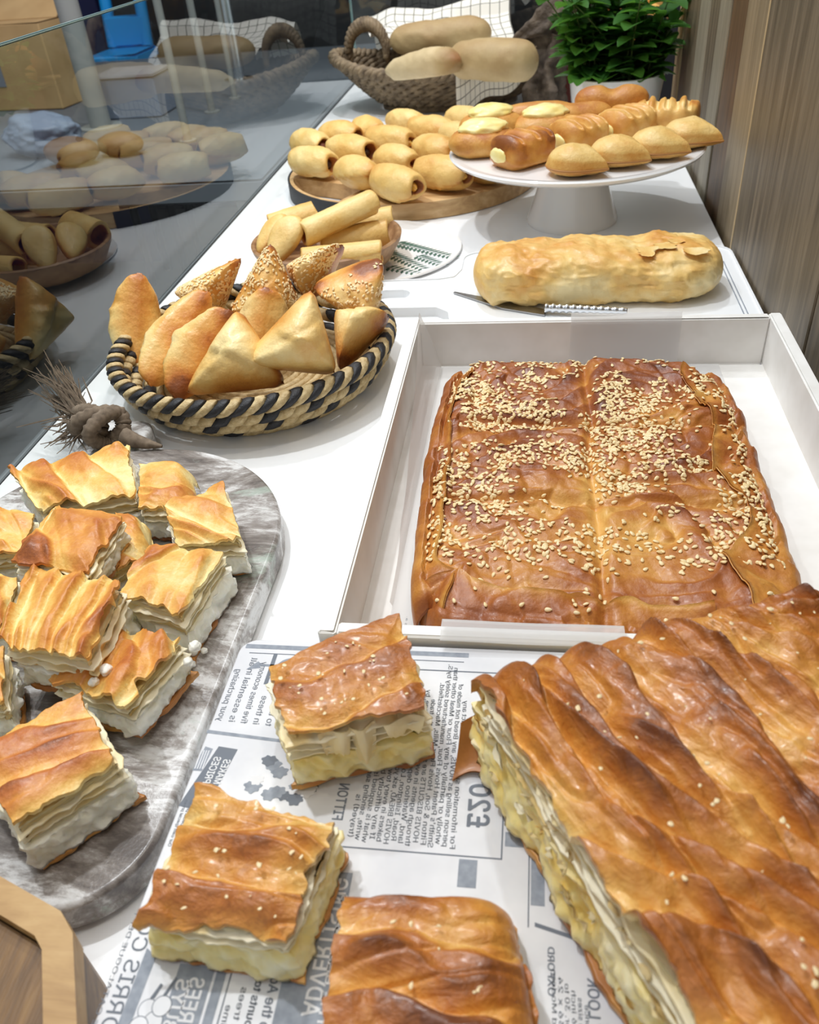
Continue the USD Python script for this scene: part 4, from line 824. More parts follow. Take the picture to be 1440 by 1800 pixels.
sprig(-0.166, 0.962, -0.090, 0.908, 15, 0.0125); sprig(-0.175, 0.935, -0.122, 0.876, 12, 0.012); sprig(-0.135, 0.918, -0.100, 0.884, 8, 0.0105); sprig(-0.165, 0.885, -0.125, 0.862, 7, 0.010)

BWX, BWY = -0.231, 0.893
t = thing('wooden_bowl', 'low brown wooden bowl holding rolled pastry tubes', 'bowl', (BWX, BWY, 0.0045))
obj('bowl', lathe([(0, 0.0045), (0.055, 0.0045), (0.072, 0.012), (0.083, 0.030), (0.0845, 0.036), (0.082, 0.0375), (0.0785, 0.036), (0.070, 0.018), (0.05, 0.011), (0, 0.010)], BWX, BWY, 64), W_bowl, t, smooth=50)

def tube_pastry(name, label, cat, p0, p1, r, seed, fill, group=None, crustm=None, wall=0.34, taper=0.06, brown=0.35, step=0.18, lumps=0.06, roundend=False, wall_in=0.56):
    """A rolled pastry between two points: a scroll of dough with open, hollow ends and the filling inside."""
    p0, p1 = np.array(p0, float), np.array(p1, float); ax = p1 - p0; Ln = np.linalg.norm(ax); ax /= Ln
    up = np.array([0, 0, 1.0]); sdv = np.cross(up, ax); sdv /= np.linalg.norm(sdv); up = np.cross(ax, sdv)
    t = thing(name, label, cat, (p0 + p1) / 2 - up * r, group)
    na = 44; a = np.arange(na) * 2 * math.pi / na; ph = 0.9 + (seed % 7) * 0.35
    hole = wall_in
    prof = [(-0.30, hole * 0.9), (-0.42, hole), (-0.475, hole + 0.12), (-0.498, 0.5 * (hole + 1 - taper)), (-0.49, 0.96 * (1 - taper) + 0.02)] + [(x, 1 - taper * (2 * abs(x)) ** 2.6) for x in np.linspace(-0.465, 0.465, 22)] + [(0.49, 0.96 * (1 - taper) + 0.02), (0.498, 0.5 * (hole + 1 - taper)), (0.475, hole + 0.12), (0.42, hole), (0.30, hole * 0.9)]
    rs, br = [], []
    for k, (x, rr) in enumerate(prof):
        inner = k < 3 or k > len(prof) - 4; th = (a + ph + x * 0.7) % (2 * math.pi)
        R = r * rr * (1 + step * (th / (2 * math.pi) - 0.5)) 
        xx = x * Ln + 0.10 * r * np.sin(a * 2 + seed) * (2 * abs(x)) ** 3
        P = (p0 + p1) / 2 + ax * xx[:, None] + R[:, None] * (np.cos(a)[:, None] * sdv + np.sin(a)[:, None] * up * (0.94 if not inner else 0.9))
        dev = lumps * r * F(P, 42, seed, 2) + lumps * r * 0.5 * F(P, 140, seed + 2, 2)
        P = P + dev[:, None] * (np.cos(a)[:, None] * sdv + np.sin(a)[:, None] * up)
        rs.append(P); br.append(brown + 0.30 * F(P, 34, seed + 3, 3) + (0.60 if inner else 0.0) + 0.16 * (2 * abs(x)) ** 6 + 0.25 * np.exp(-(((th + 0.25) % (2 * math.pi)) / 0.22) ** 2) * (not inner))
    obj('rolled_dough', rings(rs), crustm or M_roll, t, smooth=True, attr={'brown': np.r_[np.concatenate(br), 0.7, 0.7]})
    if fill is not None:
        fm, ext = fill; s_ = np.linspace(-1, 1, 26); prof2 = np.sqrt(np.clip(1 - np.abs(s_) ** 6, 0, 1)); rs = []
        for x, rr in zip(s_, prof2):
            P = (p0 + p1) / 2 + ax * x * Ln * ext / 2 - up * 0.02 * r + r * wall_in * 0.94 * max(rr, 0.02) * (np.cos(a)[:, None] * sdv + np.sin(a)[:, None] * up)
            P = P + (0.10 * r * F(P, 120, seed + 9, 2))[:, None] * (np.cos(a)[:, None] * sdv + np.sin(a)[:, None] * up); rs.append(P)
        obj('filling', rings(rs), fm, t, smooth=True)
    return t
U = [((-0.2480, 0.8560, 0.064), (-0.1760, 0.9120, 0.079), 0.0145, None, 'hollow pastry tube lying on top of the wooden bowl, its open end facing left'),
     ((-0.2440, 0.8290, 0.047), (-0.1600, 0.8450, 0.047), 0.0130, (M_ycheese, 0.74), 'pale pastry tube lying across the front of the wooden bowl'),
     ((-0.2330, 0.8800, 0.046), (-0.1620, 0.9040, 0.049), 0.0150, (M_ycheese, 0.70), 'pastry tube under the topmost one, its open end at the right of the bowl'),
     ((-0.2250, 0.9380, 0.046), (-0.1640, 0.9560, 0.046), 0.0150, (M_sausage, 0.86), 'pastry tube at the back right of the bowl, mostly hidden by the topmost one'),
     ((-0.3010, 0.9200, 0.051), (-0.2520, 0.9460, 0.056), 0.0175, None, 'blistered short pastry at the back left of the wooden bowl')]
for k, (p0, p1, r, fl, lb) in enumerate(U):
    p0, p1 = np.array(p0) - (0, 0.004, 0.0115), np.array(p1) - (0, 0.004, 0.0115)
    tube_pastry('pastry_tube', lb, 'pastry', p0, p1, r, 600 + k, fl, 'rolled pastries in the wooden bowl', step=0.26, brown=0.22, lumps=0.05, taper=0.0)
def pillow(outline_pts, T_up, T_dn, seed, brown=0.4, nr=14, rough=0.0012, seam=0.0008, power=0.55, bvar=0.35, rscale=60, dimple=0.0, skew=0.0):
    """A filled pastry: two domes meeting at a seam that follows the outline (x, y points)."""
    o = np.array(outline_pts, float); c = o.mean(0); na = len(o); R = np.linspace(0, 1, nr) ** 0.8
    vs, brs = [], []
    for sgn, T_ in ((1, T_up), (-1, T_dn)):
        for r in R:
            xy = c + (o - c) * r; h = T_ * (1 - r ** 2.6) ** power
            z = sgn * h + seam * (sgn if r > 0.97 else 0)
            p = np.c_[xy, np.full(na, z)]; p[:, 2] *= 1 - skew * np.clip(xy[:, 0] / o[:, 0].max(), 0, 1) ** 1.3; p[:, 2] += sgn * rough * F(p, rscale, seed, 3) * (1 - r ** 6)
            if dimple and sgn > 0: p[:, 2] -= dimple * np.exp(-(r / 0.35) ** 2)
            vs.append(p); brs.append(brown + bvar * F(p, rscale * 0.7, seed + 2, 3) + 0.22 * (r > 0.93) + 0.1 * (sgn < 0))
    v = np.vstack(vs); f1 = grid_faces(nr, na, closed_v=True); f2 = grid_faces(nr, na, nr * na, closed_v=True)[:, ::-1]
    i = np.arange(na); j = (i + 1) % na; a0 = (nr - 1) * na; b0 = (2 * nr - 1) * na
    side = np.vstack([np.c_[a0 + i, b0 + i, a0 + j], np.c_[a0 + j, b0 + i, b0 + j]])
    return (v, np.vstack([f1, f2, side])), np.concatenate(brs)
a = np.linspace(0, 2 * math.pi, 49)[:-1]
for k, (x, y, z, yw, pt, rl, sc, lb) in enumerate([(-0.2660, 0.8440, 0.050, 0.9, -0.75, 0.35, 1.0, 'leaf shaped pale pastry leaning on the wooden bowl next to the front tube'), (-0.2880, 0.8720, 0.047, 1.2, -0.5, -0.35, 0.95, 'pale smooth pastry at the far left of the wooden bowl')]):
    ol = np.c_[0.030 * np.cos(a) * (1 - 0.1 * np.sin(a)), 0.0175 * np.sin(a) * (1 + 0.3 * np.cos(a))] * sc
    m, br = pillow(ol, 0.010, 0.008, 620 + k, 0.25); t = thing('folded_pastry', lb, 'pastry', (x, y, z), 'folded pastries in the wooden bowl')
    obj('dough', place(m, (x, y, z), yw, pt, rl), M_roll, t, smooth=True, attr={'brown': br})

# ------------------------------------------------------------------ black and natural coiled basket with triangular pastries
BX, BY, BR = -0.241, 0.632, 0.118
t = thing('coiled_basket', 'round shallow basket of natural straw with black stitches, full of triangular pastries', 'basket', (BX, BY, 0))
def coil(R, z, r, nseg, black, name, slant=0.9, bulge=0.10, sub=5):
    """One ring of the coil, wrapped stitch by stitch: each stitch is a part."""
    na = 10; ang = np.arange(na) * 2 * math.pi / na
    for k in range(nseg):
        a0, a1 = 2 * math.pi * k / nseg, 2 * math.pi * (k + 1) / nseg; rs = []
        for f in np.linspace(0, 1, sub):
            rr = r * (1 - bulge + bulge * math.sin(math.pi * min(max(f, 0.04), 0.96)) * 1.6)
            th = a0 + (a1 - a0) * f + slant * r / R * np.sin(ang)
            rs.append(np.c_[BX + (R + rr * np.cos(ang)) * np.cos(th), BY + (R + rr * np.cos(ang)) * np.sin(th), z + rr * np.sin(ang)])
        obj(name, rings(rs), M_black if black(k) else M_straw, t, smooth=True)
coil(BR, 0.0375, 0.0070, 80, lambda k: k % 2 == 0, 'rim_stitch', slant=1.1, sub=4)
coil(BR - 0.004, 0.0260, 0.0062, 60, lambda k: k % 3 == 0, 'wall_stitch', slant=0.7, sub=4)
coil(BR - 0.011, 0.0155, 0.0062, 56, lambda k: k % 4 == 1, 'wall_stitch', slant=0.7, sub=4)
coil(BR - 0.021, 0.0065, 0.0060, 40, lambda k: k % 4 == 2, 'wall_stitch', slant=0.7, sub=4)
sp_ = np.linspace(0, 13 * 2 * math.pi, 1100); rr_ = 0.092 - 0.007 * sp_ / (2 * math.pi)
obj('base_coil', tube(np.c_[BX + rr_ * np.cos(sp_), BY + rr_ * np.sin(sp_), np.full(len(sp_), 0.0062)], 0.0036, 6), M_straw, t, smooth=True)

def triangle_pastry(name, label, A, B, C, T_, seed, brown=0.35, sesame=0, both=1.0, group='triangular pastries in the coiled basket', bulge_dir=None, flap=True, sag=0.0):
    """A filled phyllo triangle between three corners; T_ is its half thickness; the side towards bulge_dir is the domed one."""
    A, B, C = [np.array(x, float) for x in (A, B, C)]; g_ = (A + B + C) / 3; A, B, C = [g_ + (x - g_) * 1.10 for x in (A, B, C)]; brown -= 0.10; n = np.cross(B - A, C - A); n /= np.linalg.norm(n)
    ref = np.array([0.1, -0.7, 0.6]) if bulge_dir is None else np.array(bulge_dir, float)
    if n.dot(ref) < 0: n = -n; B, C = C, B
    K = 30; ids, bc = {}, []
    for i in range(K + 1):
        for j in range(K + 1 - i): ids[i, j] = len(bc); bc.append((1 - (i + j) / K, i / K, j / K))
    bc = np.array(bc); f = []
    for i in range(K):
        for j in range(K - i):
            f.append((ids[i, j], ids[i + 1, j], ids[i, j + 1]))
            if i + j < K - 1: f.append((ids[i + 1, j], ids[i + 1, j + 1], ids[i, j + 1]))
    f = np.array(f); base = bc @ np.array([A, B, C]); m3 = bc.min(1)
    # pull the sides in a little so that corners read as points
    ctr = (A + B + C) / 3; pull = 0.10 * (1 - (bc ** 2).sum(1)) * sm(m3, 0.0, 0.0001 + 0.0); base = base + (ctr - base) * (-0.03 * (27 * np.clip(bc[:, 0] * bc[:, 1] + bc[:, 1] * bc[:, 2] + bc[:, 0] * bc[:, 2], 0, 1) / 9) * np.exp(-m3 * 12))[:, None]
    dome = 0.55 * np.clip(1 - (1 - np.clip(m3 * 3, 0, 1)) ** 2.0, 0, 1) ** 0.5 + 0.85 * np.clip(27 * bc[:, 0] * bc[:, 1] * bc[:, 2], 0, 1) ** 0.55
    base = base + (ctr - base) * (0.09 * sm(bc.max(1), 0.86, 1.0))[:, None]
    w = 0.70 + 0.30 * sm(1 - bc.max(1), 0.0, 0.35); vs, brs = [], []
    for sgn, k in ((1, 1.0), (-1, both)):
        h = sgn * T_ * k * dome * w + sgn * 0.0022
        if flap and sgn > 0: h = h + 0.0032 * sm(bc[:, 0] - 0.85 * bc[:, 1] + 0.12 * N(base, 50, seed), -0.02, 0.03) * sm(m3, 0.0, 0.06) + 0.0020 * sm(bc[:, 2] - bc[:, 0] * 0.6, 0.0, 0.03) * sm(m3, 0, 0.06)
        p = base + n * (h + sgn * 0.0034 * F(base, 48, seed + sgn, 3) * dome + 0.0014 * F(base, 130, seed, 3))[:, None]
        p[:, 2] -= sag * (1 - bc.max(1))
        vs.append(p); brs.append(brown + 0.55 * F(base, 34, seed + 5, 3) + 0.48 * np.exp(-m3 * 14) + 0.30 * sm(bc.max(1), 0.70, 0.95))
    m_ = len(bc); edge = [ids[i, 0] for i in range(K)] + [ids[K - j, j] for j in range(K)] + [ids[0, K - j] for j in range(K)]
    e = np.array(edge); e2 = np.roll(e, -1); F_ = np.vstack([f, f[:, ::-1] + m_, np.c_[e, e + m_, e2], np.c_[e2, e + m_, e2 + m_]])
    t = thing(name, label, 'pastry', (ctr[0], ctr[1], min(A[2], B[2], C[2])), group)
    obj('phyllo', (np.vstack(vs), F_), M_fried, t, smooth=True, attr={'brown': np.concatenate(brs)})
    if sesame:
        rng = np.random.default_rng(seed); P = vs[0]; fn = np.cross(P[f[:, 1]] - P[f[:, 0]], P[f[:, 2]] - P[f[:, 0]]); ar = np.linalg.norm(fn, axis=1); fn /= ar[:, None]
        wgt = ar * (0.15 + sm(meshkit.fbm(P[f].mean(1) * 60, 2, seed), 0.35, 0.6)); pick = rng.choice(len(f), sesame, p=wgt / wgt.sum()); out = []
        for q_ in pick:
            r1, r2 = rng.uniform(0, 1, 2); r1 = math.sqrt(r1); pt = P[f[q_, 0]] * (1 - r1) + P[f[q_, 1]] * r1 * (1 - r2) + P[f[q_, 2]] * r1 * r2; nn = fn[q_]
            a_ = rng.normal(0, 1, 3); x = a_ - nn * a_.dot(nn); x /= np.linalg.norm(x); out.append((sv * 0.9 @ np.array([x, np.cross(nn, x), nn]) + pt + nn * 0.0005, SF))
        obj('sesame_seeds', join(*out), M_seed, t, smooth=True, kind='stuff')
    return t
TB = [
 ('sesame topped triangular pastry at the back left of the coiled basket', (-0.3290, 0.6950, 0.058), (-0.2660, 0.7080, 0.082), (-0.2930, 0.6900, 0.032), 0.017, 711, 0.30, 640, (0.1, -0.6, 0.8)),
 ('tall sesame topped triangular pastry at the back centre of the coiled basket', (-0.2290, 0.6880, 0.101), (-0.2700, 0.6670, 0.048), (-0.2090, 0.6800, 0.044), 0.018, 722, 0.46, 520, None),
 ('sesame topped triangular pastry at the back right of the basket with a dark tip', (-0.1706, 0.7125, 0.090), (-0.2223, 0.7165, 0.070), (-0.2039, 0.6987, 0.045), 0.017, 733, 0.34, 560, None),
 ('sesame topped pastry with an open flap showing its white filling, right of the basket', (-0.1300, 0.6800, 0.086), (-0.1890, 0.6640, 0.070), (-0.1440, 0.6830, 0.030), 0.019, 744, 0.36, 200, None),
 ('spindle shaped pastry standing on its point at the far left of the coiled basket', (-0.3475, 0.6703, 0.085), (-0.3490, 0.6200, 0.018), (-0.3720, 0.6900, 0.035), 0.0125, 755, 0.26, 0, (-0.8, -0.5, 0.1)),
 ('second pastry from the left in the basket, leaning with a curled brown edge', (-0.2783, 0.6486, 0.075), (-0.3160, 0.5720, 0.026), (-0.3210, 0.6500, 0.028), 0.0125, 766, 0.26, 0, (-0.8, -0.4, 0.4)),
 ('third pastry from the left in the basket, long and leaning beside the curled one', (-0.2467, 0.6094, 0.075), (-0.2870, 0.5520, 0.025), (-0.2900, 0.6220, 0.028), 0.0125, 777, 0.26, 0, (-0.8, -0.4, 0.4)),
 ('narrow pastry standing upright in the middle of the basket between two larger triangles', (-0.2239, 0.6433, 0.080), (-0.2306, 0.6130, 0.040), (-0.2480, 0.6700, 0.030), 0.013, 788, 0.26, 0, (0.8, -0.4, 0.3)),
 ('large plain triangular pastry at the front of the basket, lowest of all', (-0.2334, 0.5932, 0.080), (-0.2704, 0.5440, 0.035), (-0.1956, 0.5598, 0.034), 0.018, 799, 0.30, 0, None),
 ('big pale triangular pastry with a high pointed top, front right of the basket', (-0.1725, 0.5949, 0.096), (-0.2230, 0.5527, 0.056), (-0.1571, 0.5734, 0.036), 0.019, 800, 0.28, 0, None),
 ('cone shaped pastry at the right edge of the basket, tip on the rim', (-0.1195, 0.6317, 0.056), (-0.1640, 0.6300, 0.060), (-0.1560, 0.5880, 0.032), 0.015, 811, 0.36, 0, (0.2, -0.6, 0.7))]
for lb, A, B, C, th_, sd, bw, ses, bd_ in TB: triangle_pastry('triangular_pastry', lb, A, B, C, th_, sd, bw, ses, 1.0, 'triangular pastries in the coiled basket', bd_)

# ------------------------------------------------------------------ round wooden board with filled rolls
RX, RY, RR = -0.175, 1.222, 0.18
t = thing('round_wooden_board', 'round light wooden board with a cut-out handle and dark rim band, under the filled rolls', 'serving board', (RX, RY, 0))
disc = Point(RX, RY).buffer(RR - 0.003, quad_segs=24)
an = np.linspace(math.radians(192), math.radians(243), 16)
gap = Polygon([(RX + 0.172 * math.cos(a), RY + 0.172 * math.sin(a)) for a in an] + [(RX - 0.055, RY - 0.105), (RX - 0.075, RY - 0.085), (RX - 0.118, RY - 0.062)])
obj('wood', extrude(disc.difference(gap), 0.001, 0.022), W_board, t)
band = Point(RX, RY).buffer(RR, quad_segs=32).difference(Point(RX, RY).buffer(RR - 0.0028, quad_segs=32))
wedge = Polygon([(RX, RY)] + [(RX + 0.3 * math.cos(a), RY + 0.3 * math.sin(a)) for a in np.linspace(math.radians(150), math.radians(246), 14)])
obj('rim_band', extrude(band.intersection(wedge), 0.0, 0.0222), M_black, t, label='dark band along the left rim')

RL = [(-0.3092, 1.1807, -0.55, 'c', 'roll with an open dark filling at the left edge of the round board'), (-0.3358, 1.2796, -0.75, 's', 'sausage roll at the far left of the round board, behind the dark filled roll'),
      (-0.2978, 1.3229, -0.6, 'c', 'small pale roll in the back row of the round board, second from the left'), (-0.2586, 1.3501, -1.0, 's', 'sausage roll with its end facing the viewer, back row of the round board'),
      (-0.2050, 1.3893, -0.8, 's', 'rearmost pale roll on the round board'), (-0.2655, 1.2357, -0.5, 'c', 'roll with dark filling in the second row of the round board'),
      (-0.2137, 1.2804, -0.55, 'y', 'yellow cheese roll in the middle of the round board'), (-0.1584, 1.3282, -0.55, 'y', 'browned cheese roll at the back right of the round board'),
      (-0.1085, 1.3764, -0.8, 'y', 'round golden roll at the back right edge of the round board, beside the cloth'), (-0.2346, 1.1148, -0.75, 'n', 'plain closed roll at the front left of the round board'),
      (-0.1897, 1.1725, -0.7, 'n', 'reddish plain roll in the centre of the round board'), (-0.1408, 1.2153, -0.7, 'n', 'plain roll right of the centre of the round board'),
      (-0.1103, 1.2784, -0.7, 'n', 'plain roll at the right of the round board, half behind the cake stand'), (-0.1747, 1.0645, -0.75, 'y', 'roll nearest the viewer on the round board, melted cheese at its end'),
      (-0.1203, 1.0992, -0.55, 'y', 'cheese roll at the front right of the round board, its open end facing right'), (-0.0654, 1.1183, -0.7, 'n', 'roll on the round board under the edge of the cake stand')]
FL = {'c': (M_choc, 0.90), 's': (M_sausage, 1.0), 'y': (M_ycheese, 0.98), 'n': (M_ycheese, 0.7)}
for k, (x, y, an_, kind, lb) in enumerate(RL):
    h = 0.037 + (0.0035 if kind == 'y' else 0); d = np.array([math.cos(an_), math.sin(an_), 0]) * h; c_ = np.array([x, y, 0.0435])
    tube_pastry('filled_roll', lb, 'pastry roll', c_ - d, c_ + d, 0.0225, 900 + k, FL[kind], 'filled rolls on the round board', brown=0.22 + 0.05 * (k % 4), step=0.20, taper=0.50 if kind == 'n' else 0.36, lumps=0.10, wall_in={'n': 0.10, 'c': 0.36, 's': 0.42, 'y': 0.30}[kind])

# ------------------------------------------------------------------ white cake stand
SX, SY, SZ = 0.0440, 1.030, 0.0845
t = thing('cake_stand', 'white glazed porcelain cake stand on a flared foot, piled with small savoury pastries', 'cake stand', (SX, SY, 0))
obj('foot', lathe([(0.0, 0.002), (0.048, 0.002), (0.0535, 0.0), (0.0545, 0.003), (0.0535, 0.008), (0.048, 0.022), (0.043, 0.038), (0.039, 0.052), (0.0375, 0.062), (0.0385, 0.070), (0.0, 0.070)], SX, SY, 96), M_porc, t, smooth=50)
obj('plate', lathe([(0.0, 0.0702), (0.055, 0.0702), (0.105, 0.0735), (0.138, 0.0785), (0.1448, 0.0822), (0.1462, 0.0850), (0.1445, 0.0866), (0.138, 0.0858), (0.132, SZ), (0.0, SZ)], SX, SY, 128), M_porc, t, smooth=50)

def hand_pie(x, y, lb, k, yaw=-0.55):
    a = np.linspace(0, 2 * math.pi, 57)[:-1]; r = 1 - 0.10 * np.cos(2 * a)
    o = np.c_[np.where(np.cos(a) > 0, 0.041, 0.029) * np.cos(a), 0.0265 * np.sin(a) * np.clip(1 - 0.86 * np.clip(np.cos(a), 0, 1) ** 2.2, 0.06, 1)]
    m, br = pillow(o, 0.0205, 0.0085, 950 + k, 0.30, rough=0.0018, seam=0.0018, rscale=95, power=0.5, bvar=0.25, skew=0.28)
    t = thing('hand_pie', lb, 'pastry', (x, y, SZ), 'hand pies along the front of the cake stand')
    obj('dough', place(m, (x, y, SZ + 0.0095), yaw), M_roll, t, smooth=True, attr={'brown': br})
    sm_ = o * 1.005; obj('seam', tube(np.c_[np.r_[sm_, sm_[:1]], np.zeros(len(o) + 1)] @ rotmat(yaw).T + (x, y, SZ + 0.0095), 0.0011, 5, cap=False), M_seamdark, t, smooth=True)
M_seamdark = plain('baked_seam', lin(176, 122, 62), 0.5)
for k, (x, y, lb) in enumerate([(0.0385, 0.9210, 'smooth hand pie nearest the viewer on the cake stand'), (0.0835, 0.9470, 'hand pie second from the front on the cake stand'), (0.1270, 0.9720, 'hand pie second from the right edge of the cake stand'), (0.1660, 1.0090, 'rightmost hand pie on the cake stand, its point over the edge')]): hand_pie(x, y, lb, k)

def slashed(x, y, z, lb, k, yaw, Ln=0.082, brown=0.5, cuts=4, open_end=0):
    def ex(p, br, S, A):
        top = sm(np.sin(A), 0.0, 0.7); cut = np.zeros_like(S)
        for c_ in np.linspace(-0.62, 0.62, cuts): cut = np.maximum(cut, np.exp(-((S - c_ + 0.10 * np.cos(A)) / 0.055) ** 2))
        ridge = 0.0018 * np.cos((S + 0.10 * np.cos(A)) * math.pi * cuts / 1.25 * 1.0)
        e = cut * top * (np.abs(np.cos(A)) < 0.75)
        p = p + np.stack([0 * S, np.cos(A), np.sin(A)], -1) * (ridge * top - 0.0070 * e + 0.0028 * np.exp(-((np.sin(A) + 0.45) / 0.12) ** 2))[..., None]
        return p, br - 0.55 * e + 0.22 * np.abs(S) ** 6
    m, br = along_x(Ln, endround(7), 0.0255, 0.0185, 970 + k, 80, 60, 2.8, 0.0016, 60, 0.0, 0.85, 0.0, brown, 0.35, ex)
    t = thing('slashed_puff_pastry', lb, 'pastry', (x, y, z), 'slashed puff pastries on the cake stand')
    obj('dough', place(m, (x, y, z), yaw), M_puff, t, smooth=True, attr={'brown': br})
    e0 = np.array([-(Ln * 0.497), 0.002, 0.0145]) @ rotmat(yaw).T + (x, y, z); iv = np.array(ico2.vertices); iv = iv * (1 + 0.2 * F(iv, 3, k, 2))[:, None] * (0.0035, 0.013, 0.0075)
    obj('filling', (iv @ rotmat(yaw).T + e0, np.array(ico2.faces)), M_wcheese, t, smooth=True)
slashed(-0.0150, 0.9700, SZ, 'dark golden puff pastry at the front left of the cake stand, open end showing', 0, 0.72, 0.068, 0.72, 3)
slashed(0.0470, 1.0170, SZ, 'slashed puff pastry in the middle of the cake stand', 1, 0.70, 0.062, 0.50)
slashed(0.1030, 1.0560, SZ, 'striped puff pastry behind the hand pies, right of the middle of the cake stand', 2, 0.72, 0.064, 0.42, 4)
slashed(0.1520, 1.0890, SZ, 'slashed puff pastry at the back right edge of the cake stand', 3, -0.30, 0.076, 0.36, 5)
def boat(x, y, z, lb, k, yaw, sc=1.0, tilt=0.0):
    m, br = along_x(0.082 * sc, endround(2.6), 0.030 * sc, 0.017 * sc, 980 + k, 50, 44, 2.2, 0.002, 50, 0, 0.8, 0.0, 0.58, 0.3)
    t = thing('cheese_boat', lb, 'pastry', (x, y, z), 'open cheese pastries on the cake stand')
    obj('dough', place(m, (x, y, z), yaw, 0, tilt), M_roll, t, smooth=True, attr={'brown': br})
    iv = np.array(trimesh.creation.icosphere(3).vertices); iv = iv * (1 + 0.16 * F(iv, 2.4, k + 5, 3))[:, None] * np.array((0.029, 0.0205, 0.0105)) * sc; iv[:, 2] = np.maximum(iv[:, 2], -0.004)
    obj('cheese_top', (iv @ rotmat(yaw, 0, tilt).T + np.array([0, 0, 0.0285 * sc]) @ rotmat(yaw, 0, tilt).T + (x, y, z), np.array(trimesh.creation.icosphere(3).faces)), M_wcheese, t, smooth=True)
boat(-0.0610, 1.0180, SZ, 'cheese topped pastry boat at the left edge of the cake stand, with a browned spot', 0, 0.15)
boat(-0.0560, 1.0820, SZ + 0.004, 'pale cheese topped pastry boat at the back left of the cake stand', 1, 0.3, 0.95)
boat(0.0090, 1.0780, SZ + 0.001, 'cheese topped pastry boat behind the middle puff pastry of the cake stand', 2, 0.1, 0.95)
def brown_roll(x, y, z, lb, k, Ln, r, yaw, dent=0.0):
    def ex(p, br, S, A):
        p[..., 2] -= dent * np.exp(-(S / 0.22) ** 2) * (np.sin(A) > 0) * np.sin(A); return p, br
    m, br = along_x(Ln, endround(3.5), r, r * 0.85, 990 + k, 46, 36, 2.2, 0.0022, 40, 0.003, 0.85, 0.0, 0.62, 0.25, ex)
    t = thing('brown_roll', lb, 'pastry roll', (x, y, z), 'brown rolls at the back of the cake stand')
    obj('dough', place(m, (x, y, z), yaw), M_roll, t, smooth=True, attr={'brown': br})
brown_roll(0.0000, 1.1330, SZ, 'long brown roll at the back left of the cake stand', 0, 0.098, 0.019, 0.1)
brown_roll(0.0905, 1.1330, SZ + 0.013, 'peanut shaped brown roll highest at the back of the cake stand, before the plant pot', 1, 0.090, 0.020, -0.05, 0.006)
brown_roll(0.0500, 1.1000, SZ, 'smooth brown roll in the middle of the back row of the cake stand', 2, 0.085, 0.021, 0.2)

# ------------------------------------------------------------------ bread basket at the far end
KX, KY = -0.168, 1.735
t = thing('bread_basket', 'long weathered wicker basket with hooped handles, full of large loaves', 'basket', (KX, KY, 0))
th = np.linspace(0, 2 * math.pi, 150)
def ellip(fx, fy, z, wav=0.0): return np.c_[KX + fx * np.cos(th), KY + fy * np.sin(th), z + wav * np.abs(np.cos(th)) ** 3]
for k in range(9):
    f = k / 8; fx, fy, z, w = 0.120 + 0.092 * f ** 0.75, 0.070 + 0.050 * f ** 0.8, 0.0115 + 0.056 * f, 0.022 * f
    base = ellip(fx, fy, z, w); rad = 0.0062
    for s in (0, math.pi):
        ph = th * 24 + s + k * 0.9; off = np.c_[np.cos(th) * np.cos(ph), np.sin(th) * np.cos(ph), np.sin(ph)] * 0.0040
        obj('wicker_row', tube(base + off, rad * (0.85 + 0.15 * np.sin(ph * 2)), 6, cap=False), M_wicker, t, smooth=True)
obj('bottom', extrude(affinity.scale(Point(KX, KY).buffer(1, quad_segs=20), 0.13, 0.075), 0.001, 0.008), M_wicker, t)
rim_b = ellip(0.216, 0.124, 0.070, 0.024)
for s in range(3):
    ph = th * 30 + s * 2.1; obj('rim_braid', tube(rim_b + np.c_[np.cos(th) * np.cos(ph), np.sin(th) * np.cos(ph), np.sin(ph)] * 0.006, 0.0065, 6, cap=False), M_wicker, t, smooth=True)
for sx_ in (-1, 1):
    hh = np.linspace(0, math.pi, 60)
    c_ = np.c_[KX + sx_ * (0.216 - 0.010 * np.sin(hh)) , KY + 0.010 + 0.052 * np.cos(hh) , 0.085 + 0.092 * np.sin(hh)]
    if sx_ < 0: c_ = np.c_[KX - 0.155 - 0.038 * np.cos(hh), np.full(60, KY + 0.02), 0.082 + 0.058 * np.sin(hh) ** 0.8]
    for s in (0, 2.1, 4.2):
        ph = hh * 13 + s; d_ = np.c_[np.cos(ph) * 0.2, np.cos(ph), np.sin(ph)] * 0.0075
        obj('handle_strand', tube(c_ + d_, 0.0068, 6), M_wicker, t, smooth=True)
# cloth
cu, cv = np.meshgrid(np.linspace(0, 1, 110), np.linspace(0, 1, 90), indexing='ij')
pathp = np.array([(1.905, 0.060), (1.875, 0.130), (1.845, 0.158), (1.79, 0.125), (1.72, 0.080), (1.66, 0.085), (1.622, 0.104), (1.588, 0.098), (1.572, 0.062), (1.574, 0.012)])
pl = np.r_[0, np.cumsum(np.linalg.norm(np.diff(pathp, axis=0), axis=1))]; sv_ = cv * pl[-1]
CY, CZ = np.interp(sv_, pl, pathp[:, 0]), np.interp(sv_, pl, pathp[:, 1])
for _ in range(6):
    CY[:, 1:-1] = (CY[:, :-2] + CY[:, 1:-1] * 2 + CY[:, 2:]) / 4; CZ[:, 1:-1] = (CZ[:, :-2] + CZ[:, 1:-1] * 2 + CZ[:, 2:]) / 4
x0_, x1_ = -0.330 + 0.190 * sm(cv, 0.30, 0.72), -0.055 + 0.038 * sm(cv, 0.3, 0.75)
CX = x0_ + (x1_ - x0_) * cu
fold_ = np.sin(cu * 8 + 1.5 * np.sin(cv * 5)); edge_ = np.abs(cv - 0.5) * 2
